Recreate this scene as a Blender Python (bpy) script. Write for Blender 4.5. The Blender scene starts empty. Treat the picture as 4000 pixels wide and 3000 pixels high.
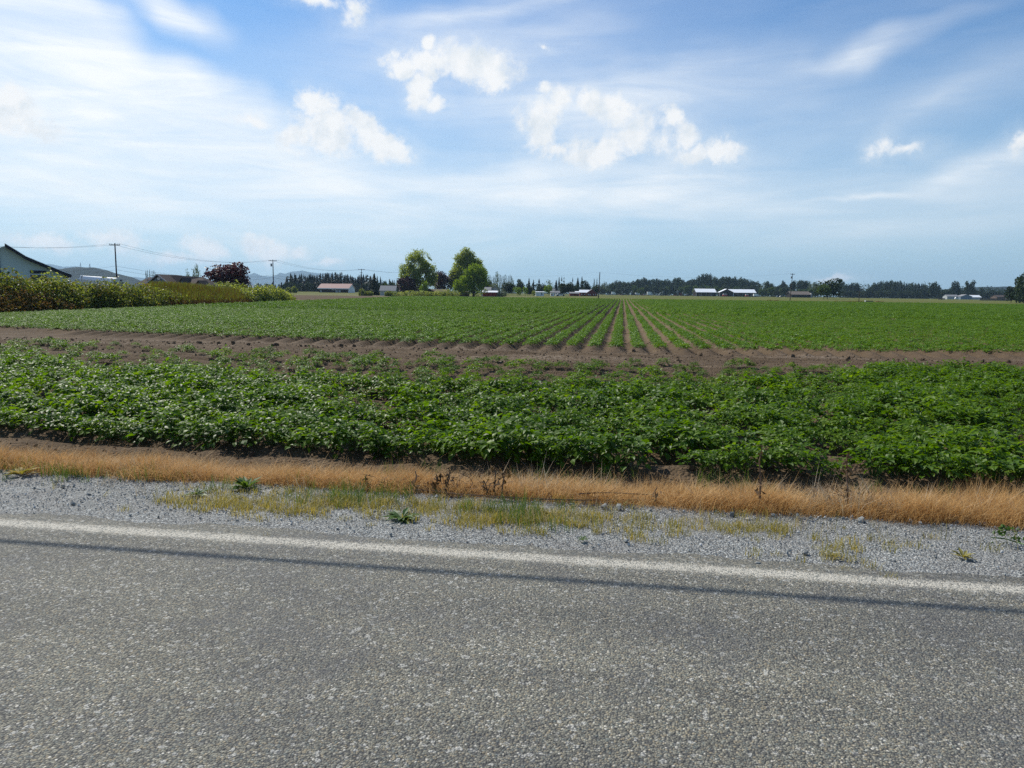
import bpy, math, random
import numpy as np
from mathutils import Vector, Matrix, noise as mnoise

# ------------------------------------------------------------------ camera
FPX = 2850.0
PITCH = math.atan(356 / FPX)
ROLL = math.atan(0.0125)
YAW = math.radians(8.5)
CAMH = 1.5
S = bpy.context.scene
COL = S.collection
Mcam = Matrix.Rotation(YAW, 4, 'Z') @ Matrix.Rotation(math.pi / 2 - PITCH, 4, 'X') @ Matrix.Rotation(ROLL, 4, 'Z')
cam_d = bpy.data.cameras.new('camera')
cam_d.sensor_width = 36
cam_d.lens = 36 * FPX / 4000
cam_d.clip_start = 0.1
cam_d.clip_end = 60000
cam = bpy.data.objects.new('camera', cam_d)
COL.objects.link(cam)
cam.matrix_world = Matrix.Translation((0, 0, CAMH)) @ Mcam
S.camera = cam

# ------------------------------------------------------------------ light
SUN_AZ = math.radians(-52)     # from +Y, negative = to the left
SUN_EL = math.radians(46)
EXPOSURE = 0.20
SKY_STRENGTH = 0.105
sd = bpy.data.lights.new('sun', 'SUN')
sd.energy = 4.8
sd.angle = math.radians(0.53)
sd.color = (1.0, 0.95, 0.84)
sun = bpy.data.objects.new('sun', sd)
COL.objects.link(sun)
sdir = Vector((math.sin(SUN_AZ) * math.cos(SUN_EL), math.cos(SUN_AZ) * math.cos(SUN_EL), math.sin(SUN_EL)))
sun.rotation_euler = sdir.to_track_quat('Z', 'Y').to_euler()
S.view_settings.view_transform = 'Standard'
S.view_settings.look = 'None'
S.view_settings.exposure = EXPOSURE
S.view_settings.gamma = 1
S.view_settings.use_curve_mapping = False
S.render.engine = 'CYCLES'
S.cycles.use_denoising = False
S.cycles.max_bounces = 6
S.cycles.diffuse_bounces = 3
S.cycles.glossy_bounces = 2
S.cycles.transmission_bounces = 3
S.cycles.transparent_max_bounces = 6
S.cycles.volume_bounces = 0
S.cycles.caustics_reflective = False
S.cycles.caustics_refractive = False

# ------------------------------------------------------------------ projection helpers
def ray(x, y):
    return (Mcam.to_3x3() @ Vector(((x - 2000) / FPX, -(y - 1500) / FPX, -1.0)))
def horizon(x):
    return 1144 + 0.0125 * (x - 2000)
def gp(x, y, z):
    r = ray(x, y)
    return r * ((z - CAMH) / r.z) + Vector((0, 0, CAMH))
HEAD = Vector((-math.sin(YAW), math.cos(YAW), 0))
def at(x, D):
    r = ray(x, horizon(x))
    t = D / r.dot(HEAD)
    return Vector((r.x * t, r.y * t, 0))
def zat(x, y, D):
    r = ray(x, y)
    return CAMH + r.z * D / r.dot(HEAD)
def azel(x, y):
    r = ray(x, y).normalized()
    return math.degrees(math.atan2(r.x, r.y)), math.degrees(math.asin(r.z))

# ------------------------------------------------------------------ node helpers
class NT:
    def __init__(self, nt):
        self.nt = nt
        nt.nodes.clear()
    def n(self, t, **kw):
        nd = self.nt.nodes.new(t)
        for k, v in kw.items():
            setattr(nd, k, v)
        return nd
    def l(self, a, b):
        self.nt.links.new(a, b)
    def setin(self, sock, v):
        if isinstance(v, bpy.types.NodeSocket):
            self.l(v, sock)
        elif v is not None:
            if sock.type == 'RGBA' and len(v) == 3:
                v = (*v, 1)
            sock.default_value = v
    def math(self, op, a, b=None, c=None, clamp=False):
        nd = self.n('ShaderNodeMath', operation=op)
        nd.use_clamp = clamp
        self.setin(nd.inputs[0], a)
        if b is not None: self.setin(nd.inputs[1], b)
        if c is not None: self.setin(nd.inputs[2], c)
        return nd.outputs[0]
    def vmath(self, op, a, b=None, c=None):
        nd = self.n('ShaderNodeVectorMath', operation=op)
        self.setin(nd.inputs[0], a)
        if b is not None: self.setin(nd.inputs[1], b)
        if c is not None: self.setin(nd.inputs[2], c)
        return nd.outputs['Value'] if op in ('LENGTH', 'DOT_PRODUCT', 'DISTANCE') else nd.outputs[0]
    def mix(self, f, a, b, blend='MIX'):
        nd = self.n('ShaderNodeMix', data_type='RGBA', blend_type=blend)
        self.setin(nd.inputs[0], f)
        self.setin(nd.inputs[6], a)
        self.setin(nd.inputs[7], b)
        return nd.outputs[2]
    def ramp(self, f, stops, interp='LINEAR'):
        nd = self.n('ShaderNodeValToRGB')
        r = nd.color_ramp
        r.interpolation = interp
        while len(r.elements) < len(stops):
            r.elements.new(0.5)
        for e, (p, c) in zip(r.elements, stops):
            e.position = p
            e.color = (*c, 1) if hasattr(c, '__len__') else (c, c, c, 1)
        self.setin(nd.inputs[0], f)
        return nd.outputs[0]
    def smooth(self, v, a, b, lo=0.0, hi=1.0):
        nd = self.n('ShaderNodeMapRange', interpolation_type='SMOOTHSTEP')
        self.setin(nd.inputs[0], v)
        nd.inputs[1].default_value = a
        nd.inputs[2].default_value = b
        nd.inputs[3].default_value = lo
        nd.inputs[4].default_value = hi
        return nd.outputs[0]
    def noise(self, vec, scale, detail=4, rough=0.5, dist=0.0, out='Fac'):
        nd = self.n('ShaderNodeTexNoise')
        if vec is not None: self.l(vec, nd.inputs['Vector'])
        nd.inputs['Scale'].default_value = scale
        nd.inputs['Detail'].default_value = detail
        nd.inputs['Roughness'].default_value = rough
        nd.inputs['Distortion'].default_value = dist
        return nd.outputs[out]
    def voro(self, vec, scale, feature='F1', rand=1.0):
        nd = self.n('ShaderNodeTexVoronoi', feature=feature)
        if vec is not None: self.l(vec, nd.inputs['Vector'])
        nd.inputs['Scale'].default_value = scale
        nd.inputs['Randomness'].default_value = rand
        return nd

# ------------------------------------------------------------------ world sky with its clouds
W = bpy.data.worlds.new('World')
S.world = W
W.use_nodes = True
w = NT(W.node_tree)
sky = w.n('ShaderNodeTexSky', sky_type='NISHITA')
sky.sun_disc = False
sky.sun_elevation = SUN_EL
sky.sun_rotation = SUN_AZ
sky.altitude = 0
sky.air_density = 1.0
sky.dust_density = 0.6
sky.ozone_density = 1.6
tc = w.n('ShaderNodeTexCoord')
D3 = w.vmath('NORMALIZE', tc.outputs['Generated'])
sep = w.n('ShaderNodeSeparateXYZ'); w.l(D3, sep.inputs[0])
az = w.math('MULTIPLY', w.math('ARCTAN2', sep.outputs[0], sep.outputs[1]), 57.29578)
el = w.math('MULTIPLY', w.math('ARCSINE', sep.outputs[2]), 57.29578)
cmb = w.n('ShaderNodeCombineXYZ'); w.l(az, cmb.inputs[0]); w.l(el, cmb.inputs[1])
AE = cmb.outputs[0]
# a warp that gives cumulus their cauliflower edge
wn = w.noise(D3, 8.0, 7, 0.66, 0.0, 'Color')
wv = w.vmath('MULTIPLY', w.vmath('SUBTRACT', wn, (0.5, 0.5, 0.5)), (6.5, 5.2, 0))
AEw = w.vmath('ADD', AE, wv)
def blob_field(blobs, src, pad=0.0):
    acc = None
    for (x, y, rx, ry, rot, amp) in blobs:
        a0, e0 = azel(x, y)
        a1, e1 = azel(x + rx, y)
        ax = math.hypot(a1 - a0, e1 - e0)
        a2, e2 = azel(x, y - ry)
        ay = math.hypot(a2 - a0, e2 - e0)
        mp = w.n('ShaderNodeMapping', vector_type='TEXTURE')
        w.l(src, mp.inputs[0])
        mp.inputs['Location'].default_value = (a0, e0, 0)
        mp.inputs['Rotation'].default_value = (0, 0, math.radians(rot))
        mp.inputs['Scale'].default_value = (ax, ay, 1)
        ln = w.vmath('LENGTH', mp.outputs[0])
        f = w.math('MULTIPLY', w.math('SUBTRACT', 1.0, ln), amp)
        acc = f if acc is None else w.math('SMOOTH_MAX', acc, f, 0.25)
    return acc
CUM = [  # px, py, rx, ry, turn, weight  (directions of the cloud heaps)
 (1840,235,185,100,-8,1),(1690,235,130,70,0,1),(1600,245,90,62,0,1),(1670,175,38,45,0,1),(1675,330,62,100,18,1),(1700,400,70,40,0,.7),(1910,290,90,70,0,1),
 (2105,480,72,120,10,1),(2160,560,70,55,0,.9),(2170,370,75,70,-25,1),(2290,410,140,50,-28,.9),(2430,440,85,66,-30,.95),(2520,500,90,70,-35,.6),(2580,560,60,60,0,.5),(2140,430,60,70,20,.9),(2330,585,190,70,0,1),(2480,560,110,80,0,.9),
 (2600,470,60,55,-35,.95),(2650,540,70,60,0,.8),(2700,600,120,55,0,1),(2800,590,110,62,-10,1),
 (1250,420,110,70,0,1),(1270,510,160,100,0,1),(1150,540,110,60,0,.8),(1430,480,85,75,0,1),(1490,545,110,65,-10,1),(980,475,100,40,0,.7),
 (40,450,150,90,0,1),(140,485,120,55,-15,.9),(3455,565,52,46,0,.6),(3545,578,95,32,-3,.55),(3995,575,75,70,0,.8),(2130,340,40,25,0,.6),
 (1000,945,80,50,0,.9),(1060,985,120,50,0,.8),(800,965,140,50,0,.75),(1160,990,80,35,0,.7),(440,935,170,45,0,.6),(180,960,170,40,0,.6),(1270,1030,90,22,0,.6),(700,1010,160,30,0,.5),
 (3250,1083,95,15,0,.8),(1395,25,70,70,0,.6),(1240,0,140,30,0,.6),(2120,198,34,14,0,.5)]
cf = blob_field([b_ for b_ in CUM if b_[3] > 52], AEw)
AEw2 = w.vmath('ADD', AE, w.vmath('MULTIPLY', w.vmath('SUBTRACT', w.noise(D3, 20.0, 6, 0.62, 0.0, 'Color'), (0.5, 0.5, 0.5)), (3.2, 2.2, 0)))
cf = w.math('SMOOTH_MAX', cf, blob_field([b_ for b_ in CUM if b_[3] <= 52], AEw2), 0.2)
fine = w.math('ADD', w.math('MULTIPLY', w.noise(D3, 17.0, 8, 0.66, 0.4), 0.75), w.math('MULTIPLY', w.noise(D3, 55.0, 7, 0.66, 0.3), 0.42))
cden = w.math('ADD', cf, w.math('MULTIPLY', w.math('SUBTRACT', fine, 0.55), 1.7))
cmask = w.math('POWER', w.smooth(cden, 0.0, 0.66), 0.9)
chalo = w.smooth(cf, -0.9, 0.5, 0.0, 0.30)
# thin high cloud: stretched streaks plus broad veils
m2 = w.n('ShaderNodeMapping'); w.l(AE, m2.inputs[0])
m2.inputs['Rotation'].default_value = (0, 0, math.radians(5)); m2.inputs['Scale'].default_value = (0.030, 0.20, 1)
st1 = w.noise(m2.outputs[0], 2.2, 7, 0.58, 0.7)
m3 = w.n('ShaderNodeMapping'); w.l(AE, m3.inputs[0])
m3.inputs['Rotation'].default_value = (0, 0, math.radians(-14)); m3.inputs['Scale'].default_value = (0.05, 0.26, 1)
m3.inputs['Location'].default_value = (3, 7, 0)
st2 = w.noise(m3.outputs[0], 1.6, 7, 0.6, 0.5)
VEIL = [(250,330,1150,290,-8,2.0),(0,60,900,330,-22,2.2),(450,620,1500,320,-3,1.5),(1100,860,1600,230,0,.95),(2300,740,1400,170,0,.62),(3300,850,1500,160,0,.38),
        (3300,240,420,45,10,.30),(3800,690,560,80,4,.45),(3300,725,420,22,-7,.55),(3650,420,600,60,8,.12),(2350,420,800,220,0,.45),(1900,200,600,160,8,.25),(1900,60,500,60,10,.4),(650,20,340,90,-20,.8)]
wn2 = w.noise(D3, 3.0, 4, 0.55, 0.0, 'Color')
AEv = w.vmath('ADD', AE, w.vmath('MULTIPLY', w.vmath('SUBTRACT', wn2, (0.5, 0.5, 0.5)), (14, 7, 0)))
vf = blob_field(VEIL, AEv)
vamt = w.smooth(vf, -0.35, 0.75)
streak = w.math('ADD', w.math('MULTIPLY', w.smooth(st1, 0.32, 0.72), 0.7), w.math('MULTIPLY', w.smooth(st2, 0.35, 0.75), 0.5))
veil = w.math('MULTIPLY', vamt, w.math('ADD', 0.52, w.math('MULTIPLY', streak, 0.62)), clamp=True)
veil = w.math('MAXIMUM', veil, w.math('MULTIPLY', streak, 0.10))
veil = w.math('MULTIPLY', veil, w.smooth(el, 1.0, 8.0, 0.35, 1.0))
# low haze whitening toward the horizon
low = w.smooth(el, 24.0, -2.0, 0.0, 0.60)
SKYGAIN = 1.0
base = w.mix(1.0, sky.outputs[0], (0.46, 0.74, 1.0), 'MULTIPLY')
base = w.mix(low, base, (3.95, 5.65, 6.8))
c1 = w.mix(w.math('MULTIPLY', veil, 0.97, clamp=True), base, (8.5, 8.7, 8.75))
# self shading of the heaps: dimmer where the puff lies away from the sun side
tone = w.noise(D3, 22.0, 6, 0.6)
toff = w.noise(w.vmath('ADD', D3, (0.012, 0.0, -0.016)), 22.0, 6, 0.6)
ctone = w.math('ADD', w.math('MULTIPLY', w.math('SUBTRACT', toff, tone), 3.2), w.math('MULTIPLY', w.smooth(tone, 0.42, 0.70), 0.45), clamp=True)
ccol = w.mix(ctone, (8.15, 8.2, 8.2), (5.6, 6.3, 6.9))
c2 = w.mix(w.math('MULTIPLY', chalo, w.smooth(fine, .3, .7)), c1, (7.4, 7.8, 8.0))
c2 = w.mix(w.math('MULTIPLY', cmask, 0.97), c2, ccol)
below = w.smooth(el, -0.5, -3.0)
c3 = w.mix(below, c2, (0.9, 1.0, 0.7))
bg = w.n('ShaderNodeBackground'); w.l(c3, bg.inputs[0]); bg.inputs[1].default_value = SKY_STRENGTH
wo = w.n('ShaderNodeOutputWorld'); w.l(bg.outputs[0], wo.inputs[0])
W.cycles.sampling_method = 'MANUAL'
W.cycles.sample_map_resolution = 512

# ------------------------------------------------------------------ tags and mesh helpers
def tag(o, label=None, cat=None, group=None, kind=None):
    if label: o['label'] = label
    if cat: o['category'] = cat
    if group: o['group'] = group
    if kind: o['kind'] = kind
    return o
def empty(name, loc=(0, 0, 0), rz=0.0, label=None, cat=None, group=None, scale=None):
    o = bpy.data.objects.new(name, None)
    o.empty_display_size = 0.3
    COL.objects.link(o)
    o.location = loc
    o.rotation_euler = (0, 0, rz)
    if scale: o.scale = scale
    return tag(o, label, cat, group)
def mesh(name, V, Fs, mat, smooth=False):
    me = bpy.data.meshes.new(name)
    if isinstance(V, np.ndarray): V = V.tolist()
    if isinstance(Fs, np.ndarray): Fs = Fs.tolist()
    me.from_pydata(V, [], Fs)
    if mat is not None:
        for m_ in (mat if isinstance(mat, (list, tuple)) else [mat]):
            me.materials.append(m_)
    if smooth:
        me.polygons.foreach_set('use_smooth', [True] * len(me.polygons))
    me.update()
    return me
def link(name, me, parent=None, loc=None, rot=None, scale=None):
    o = bpy.data.objects.new(name, me)
    COL.objects.link(o)
    if parent is not None: o.parent = parent
    if loc is not None: o.location = loc
    if rot is not None: o.rotation_euler = rot
    if scale is not None: o.scale = scale
    return o
class MB:
    def __init__(self):
        self.V = []; self.F = []
    def box(self, c, s, rz=0.0):
        b = len(self.V)
        cs, sn = math.cos(rz), math.sin(rz)
        for dz in (-1, 1):
            for dx, dy in ((-1, -1), (1, -1), (1, 1), (-1, 1)):
                x, y = dx * s[0] / 2, dy * s[1] / 2
                self.V.append((c[0] + x * cs - y * sn, c[1] + x * sn + y * cs, c[2] + dz * s[2] / 2))
        self.F += [[b, b+3, b+2, b+1], [b+4, b+5, b+6, b+7]] + [[b+i, b+(i+1) % 4, b+4+(i+1) % 4, b+4+i] for i in range(4)]
        return self
    def tube(self, pts, rads, n=7, cap=True):
        b = len(self.V)
        pts = [Vector(p) for p in pts]
        for i, p in enumerate(pts):
            d = (pts[min(i+1, len(pts)-1)] - pts[max(i-1, 0)]).normalized()
            u = d.cross(Vector((0, 0, 1)))
            if u.length < 1e-3: u = Vector((1, 0, 0))
            u.normalize(); v = d.cross(u)
            r = rads[i] if hasattr(rads, '__len__') else rads
            for k in range(n):
                a = 2 * math.pi * k / n
                self.V.append(tuple(p + u * (r * math.cos(a)) + v * (r * math.sin(a))))
        for i in range(len(pts) - 1):
            for k in range(n):
                self.F.append([b+i*n+k, b+i*n+(k+1) % n, b+(i+1)*n+(k+1) % n, b+(i+1)*n+k])
        if cap:
            self.F.append([b + k for k in range(n)][::-1])
            self.F.append([b + (len(pts)-1)*n + k for k in range(n)])
        return self
    def poly(self, pts):
        b = len(self.V); self.V += [tuple(p) for p in pts]; self.F.append(list(range(b, b+len(pts)))); return self
    def prism(self, prof, y0, y1):   # profile in local x,z run along y
        n = len(prof); b = len(self.V)
        self.V += [(x, y0, z) for x, z in prof] + [(x, y1, z) for x, z in prof]
        self.F.append(list(range(b, b+n))); self.F.append(list(range(b+n, b+2*n))[::-1])
        for i in range(n):
            j = (i+1) % n
            self.F.append([b+j, b+i, b+n+i, b+n+j])
        return self
    def prismx(self, prof, x0, x1):  # profile in local y,z run along x
        n = len(prof); b = len(self.V)
        self.V += [(x0, y, z) for y, z in prof] + [(x1, y, z) for y, z in prof]
        self.F.append(list(range(b, b+n))[::-1]); self.F.append(list(range(b+n, b+2*n)))
        for i in range(n):
            j = (i+1) % n
            self.F.append([b+i, b+j, b+n+j, b+n+i])
        return self
    def me(self, name, mat, smooth=False):
        return mesh(name, self.V, self.F, mat, smooth)
    def put(self, name, mat, parent=None, smooth=False, **kw):
        return link(name, self.me(name, mat, smooth), parent, **kw)

def leafquads(C, N, size, rng, fold=0.25, aspect=0.62):
    """C centres, N normals (n,3), size (n,) -> diamond leaves folded on their midrib."""
    n = len(C)
    N = N / (np.linalg.norm(N, axis=1, keepdims=True) + 1e-9)
    R = rng.normal(size=(n, 3))
    T = np.cross(N, R); T /= (np.linalg.norm(T, axis=1, keepdims=True) + 1e-9)
    B = np.cross(N, T)
    s = size[:, None]
    a = C - T * s * 0.5
    c = C + T * s * 0.5 - N * s * fold * 0.5
    b = C + B * s * 0.5 * aspect + N * s * fold * 0.4
    d = C - B * s * 0.5 * aspect + N * s * fold * 0.4
    V = np.stack([a, b, c, d], 1).reshape(-1, 3)
    i = np.arange(n)[:, None] * 4
    Fc = np.concatenate([i + np.array([[0, 1, 2]]), i + np.array([[0, 2, 3]])], 0)
    return V, Fc

# ------------------------------------------------------------------ materials
def new_mat(name):
    m = bpy.data.materials.new(name)
    m.use_nodes = True
    return m, NT(m.node_tree)
def finish(t, shader, disp=None):
    o = t.n('ShaderNodeOutputMaterial'); t.l(shader, o.inputs[0])
def princ(t, col, rough=0.8, spec=0.3, metal=0.0, normal=None):
    p = t.n('ShaderNodeBsdfPrincipled')
    t.setin(p.inputs['Base Color'], col)
    t.setin(p.inputs['Roughness'], rough)
    p.inputs['Specular IOR Level'].default_value = spec
    p.inputs['Metallic'].default_value = metal
    if normal is not None: t.l(normal, p.inputs['Normal'])
    return p.outputs[0]
def bump(t, h, strength, dist):
    b = t.n('ShaderNodeBump'); b.inputs['Strength'].default_value = strength; b.inputs['Distance'].default_value = dist
    t.l(h, b.inputs['Height']); return b.outputs[0]
def leafmat(name, cols, rough=0.5, spec=0.35, transl=0.3, nscale=1.6, tcol=None):
    m, t = new_mat(name)
    oi = t.n('ShaderNodeObjectInfo')
    tcn = t.n('ShaderNodeTexCoord')
    geo = t.n('ShaderNodeNewGeometry')
    n1 = t.noise(tcn.outputs['Object'], nscale, 3, 0.6)
    f = t.math('ADD', t.math('MULTIPLY', n1, 0.55), t.math('ADD', t.math('MULTIPLY', oi.outputs['Random'], 0.25), t.math('MULTIPLY', geo.outputs['Random Per Island'], 0.35)))
    f = t.math('SUBTRACT', f, 0.07)
    st = [(0.2 + 0.6 * i / (len(cols) - 1), c) for i, c in enumerate(cols)]
    col = t.ramp(f, st)
    p = princ(t, col, rough, spec)
    tr = t.n('ShaderNodeBsdfTranslucent')
    t.setin(tr.inputs[0], t.mix(1.0, col, tcol or (1.5, 1.35, 0.5), 'MULTIPLY'))
    mx = t.n('ShaderNodeMixShader'); mx.inputs[0].default_value = transl
    t.l(p, mx.inputs[1]); t.l(tr.outputs[0], mx.inputs[2])
    finish(t, mx.outputs[0])
    return m
def plain(name, col, rough=0.7, spec=0.3, metal=0.0, var=0.15, scale=2.0, bmp=0.0, stretch=None):
    m, t = new_mat(name)
    tcn = t.n('ShaderNodeTexCoord')
    v = tcn.outputs['Object']
    if stretch:
        mp = t.n('ShaderNodeMapping'); t.l(v, mp.inputs[0]); mp.inputs['Scale'].default_value = stretch; v = mp.outputs[0]
    n1 = t.noise(v, scale, 6, 0.62)
    c = t.mix(n1, tuple(x * (1 - var * 1.6) for x in col), tuple(min(1, x * (1 + var * 1.3)) for x in col))
    nm = bump(t, n1, bmp, 0.02) if bmp else None
    finish(t, princ(t, c, rough, spec, metal, nm))
    return m

M = {}
M['bark'] = plain('bark', (0.10, 0.08, 0.06), 0.9, 0.1, var=0.3, scale=8, stretch=(1, 1, .3))
M['pole'] = plain('pole_wood', (0.075, 0.055, 0.048), 0.85, 0.15, var=0.25, scale=6, stretch=(1, 1, .1))
M['steel'] = plain('grey_steel', (0.30, 0.31, 0.33), 0.45, 0.5, var=.1)
M['cable'] = plain('black_cable', (0.025, 0.025, 0.028), 0.5, 0.4, var=.1)
M['white'] = plain('white_paint', (0.78, 0.79, 0.78), 0.6, var=.06, scale=1.5)
M['whitemetal'] = plain('white_roof_metal', (0.82, 0.84, 0.86), 0.42, 0.5, var=.05, scale=1)
M['mint'] = plain('pale_siding', (0.60, 0.68, 0.64), 0.7, var=.06, scale=1)
M['bluegrey'] = plain('blue_grey_siding', (0.17, 0.22, 0.27), 0.75, var=.08)
M['brownroof'] = plain('brown_shingle', (0.085, 0.068, 0.062), 0.9, 0.1, var=.25, scale=5)
M['greyroof'] = plain('grey_shingle', (0.24, 0.24, 0.25), 0.85, 0.15, var=.15, scale=4)
M['rustroof'] = plain('faded_red_roof', (0.30, 0.17, 0.15), 0.7, 0.3, var=.2, scale=1.2)
M['darkfascia'] = plain('dark_fascia', (0.035, 0.035, 0.05), 0.7, var=.1)
M['navy'] = plain('navy_trim', (0.012, 0.014, 0.07), 0.6, var=.1)
M['dark_and_shade'] = plain('dark_wall_and_barn_shade', (0.03, 0.026, 0.026), 0.9, 0.1, var=.3)  # near-black paints shade inside the open barns; also a dark house wall and door
M['redbarn'] = plain('barn_red', (0.17, 0.035, 0.030), 0.8, var=.2)
M['redmach'] = plain('machine_red', (0.34, 0.035, 0.03), 0.5, var=.15)
M['green_roof'] = plain('green_metal_roof', (0.10, 0.22, 0.19), 0.5, var=.1)
M['brownwall'] = plain('weathered_brown_wall', (0.12, 0.085, 0.07), 0.85, var=.2)
M['greywall'] = plain('grey_siding', (0.42, 0.43, 0.44), 0.75, var=.08)
M['wood'] = plain('weathered_planks', (0.17, 0.14, 0.12), 0.9, 0.1, var=.3, scale=5)
M['glass'] = plain('window_glass', (0.03, 0.035, 0.04), 0.12, 0.7, var=.1)
M['rubber'] = plain('tyre_rubber', (0.02, 0.02, 0.022), 0.8, var=.1)
M['stick'] = plain('dry_stem', (0.20, 0.13, 0.085), 0.9, 0.1, var=.3, scale=20)
M['deadleaf'] = leafmat('dead_leaf', [(0.05, 0.032, 0.02), (0.13, 0.085, 0.05), (0.25, 0.17, 0.10)], 0.8, 0.1, 0.15, 9)

M['potato'] = leafmat('potato_leaf', [(0.040, 0.088, 0.005), (0.082, 0.160, 0.009), (0.160, 0.245, 0.016)], 0.46, 0.24, 0.42, 2.5, (1.7, 1.7, 0.35))
M['potatofar'] = leafmat('potato_leaf_far', [(0.050, 0.120, 0.007), (0.095, 0.195, 0.012), (0.175, 0.285, 0.028)], 0.5, 0.22, 0.30, 0.3, (1.7, 1.6, 0.35))
M['potstem'] = plain('potato_stem', (0.06, 0.12, 0.03), 0.6, var=.2)
M['maple'] = leafmat('maple_leaf', [(0.10, 0.155, 0.022), (0.18, 0.245, 0.032), (0.29, 0.355, 0.06)], 0.6, 0.18, 0.56, 0.35)
M['maplelight'] = leafmat('light_leaf', [(0.065, 0.125, 0.012), (0.12, 0.205, 0.017), (0.21, 0.31, 0.028)], 0.6, 0.18, 0.56, 0.4)
M['maplepale'] = leafmat('pale_airy_leaf', [(0.15, 0.205, 0.045), (0.24, 0.305, 0.065), (0.37, 0.43, 0.10)], 0.6, 0.2, 0.56, 0.4)
M['copper'] = leafmat('copper_leaf', [(0.018, 0.010, 0.014), (0.036, 0.018, 0.024), (0.075, 0.036, 0.044)], 0.5, 0.3, 0.15, 0.6, (1.6, 0.9, 0.9))
M['plum'] = leafmat('plum_leaf', [(0.030, 0.013, 0.018), (0.062, 0.026, 0.032), (0.125, 0.055, 0.058)], 0.5, 0.3, 0.2, 0.8, (1.6, 0.8, 0.8))
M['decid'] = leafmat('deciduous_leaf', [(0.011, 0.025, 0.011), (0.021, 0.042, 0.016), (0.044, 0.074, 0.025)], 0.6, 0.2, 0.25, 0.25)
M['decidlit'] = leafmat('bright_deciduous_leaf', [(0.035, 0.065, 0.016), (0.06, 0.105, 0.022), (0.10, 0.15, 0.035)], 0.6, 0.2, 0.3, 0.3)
M['needle'] = leafmat('needle', [(0.009, 0.019, 0.014), (0.016, 0.031, 0.022), (0.029, 0.047, 0.030)], 0.65, 0.15, 0.1, 0.3)
M['silver'] = leafmat('grey_green_leaf', [(0.05, 0.075, 0.045), (0.10, 0.14, 0.085), (0.17, 0.21, 0.14)], 0.5, 0.3, 0.25, 0.5)
M['bramble'] = leafmat('bramble_leaf', [(0.06, 0.085, 0.016), (0.13, 0.17, 0.03), (0.25, 0.31, 0.08), (0.42, 0.47, 0.21)], 0.5, 0.3, 0.48, 0.5)
M['bramblegold'] = leafmat('yellowing_leaf', [(0.08, 0.068, 0.012), (0.15, 0.125, 0.020), (0.24, 0.19, 0.040)], 0.6, 0.25, 0.3, 0.6)
M['drystalk'] = leafmat('dry_brown_stalk', [(0.13, 0.075, 0.024), (0.22, 0.135, 0.045), (0.33, 0.215, 0.08)], 0.8, 0.1, 0.25, 0.7, (1.2, 1.0, .7))
M['meadow'] = leafmat('meadow_blade', [(0.12, 0.16, 0.025), (0.20, 0.24, 0.04), (0.30, 0.28, 0.07)], 0.7, 0.2, 0.3, 0.3)
M['drygrass'] = leafmat('dry_orange_grass', [(0.36, 0.205, 0.078), (0.54, 0.335, 0.130), (0.72, 0.52, 0.27)], 0.7, 0.2, 0.35, 0.8, (1.1, 1.0, .85))
M['palegrass'] = leafmat('pale_straw', [(0.34, 0.24, 0.14), (0.48, 0.37, 0.24), (0.62, 0.52, 0.38)], 0.7, 0.2, 0.3, 0.8, (1, 1, .9))
M['weed'] = leafmat('roadside_weed', [(0.15, 0.16, 0.035), (0.29, 0.26, 0.08), (0.48, 0.38, 0.17)], 0.6, 0.25, 0.35, 3)
M['weedgreen'] = leafmat('green_weed', [(0.04, 0.085, 0.018), (0.07, 0.14, 0.03), (0.12, 0.19, 0.045)], 0.5, 0.3, 0.35, 3)
M['yflower'] = leafmat('yellow_flower', [(0.30, 0.22, 0.02), (0.50, 0.36, 0.03), (0.6, 0.5, 0.06)], 0.6, 0.2, 0.2, 3, (1, 1, .6))

# ground materials
def soilmat(name, dark, lite, crumb=0.5, far=False):
    m, t = new_mat(name)
    geo = t.n('ShaderNodeNewGeometry'); P = geo.outputs['Position']
    n1 = t.noise(P, 0.55, 5, 0.6)
    n2 = t.noise(P, 9.0, 6, 0.7)
    vr = t.voro(P, 26.0)
    f = t.math('ADD', t.math('MULTIPLY', n1, 0.6), t.math('MULTIPLY', n2, 0.5))
    c = t.ramp(f, [(0.30, dark), (0.55, tuple((a + b) / 2 for a, b in zip(dark, lite))), (0.78, lite)])
    sp = t.smooth(vr.outputs['Color'], 0.80, 0.92, 0, crumb)
    c = t.mix(sp, c, tuple(min(1, x * 1.7) for x in lite))
    h = t.math('ADD', t.math('MULTIPLY', n2, 0.7), t.math('MULTIPLY', vr.outputs['Distance'], -0.5))
    nm = bump(t, h, 0.9, 0.05)
    finish(t, princ(t, c, 0.95, 0.12, 0, nm))
    return m
M['soil'] = soilmat('field_soil', (0.074, 0.049, 0.029), (0.172, 0.123, 0.078))
M['soilnear'] = soilmat('bank_soil', (0.070, 0.047, 0.029), (0.158, 0.113, 0.073), 0.25)
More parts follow.
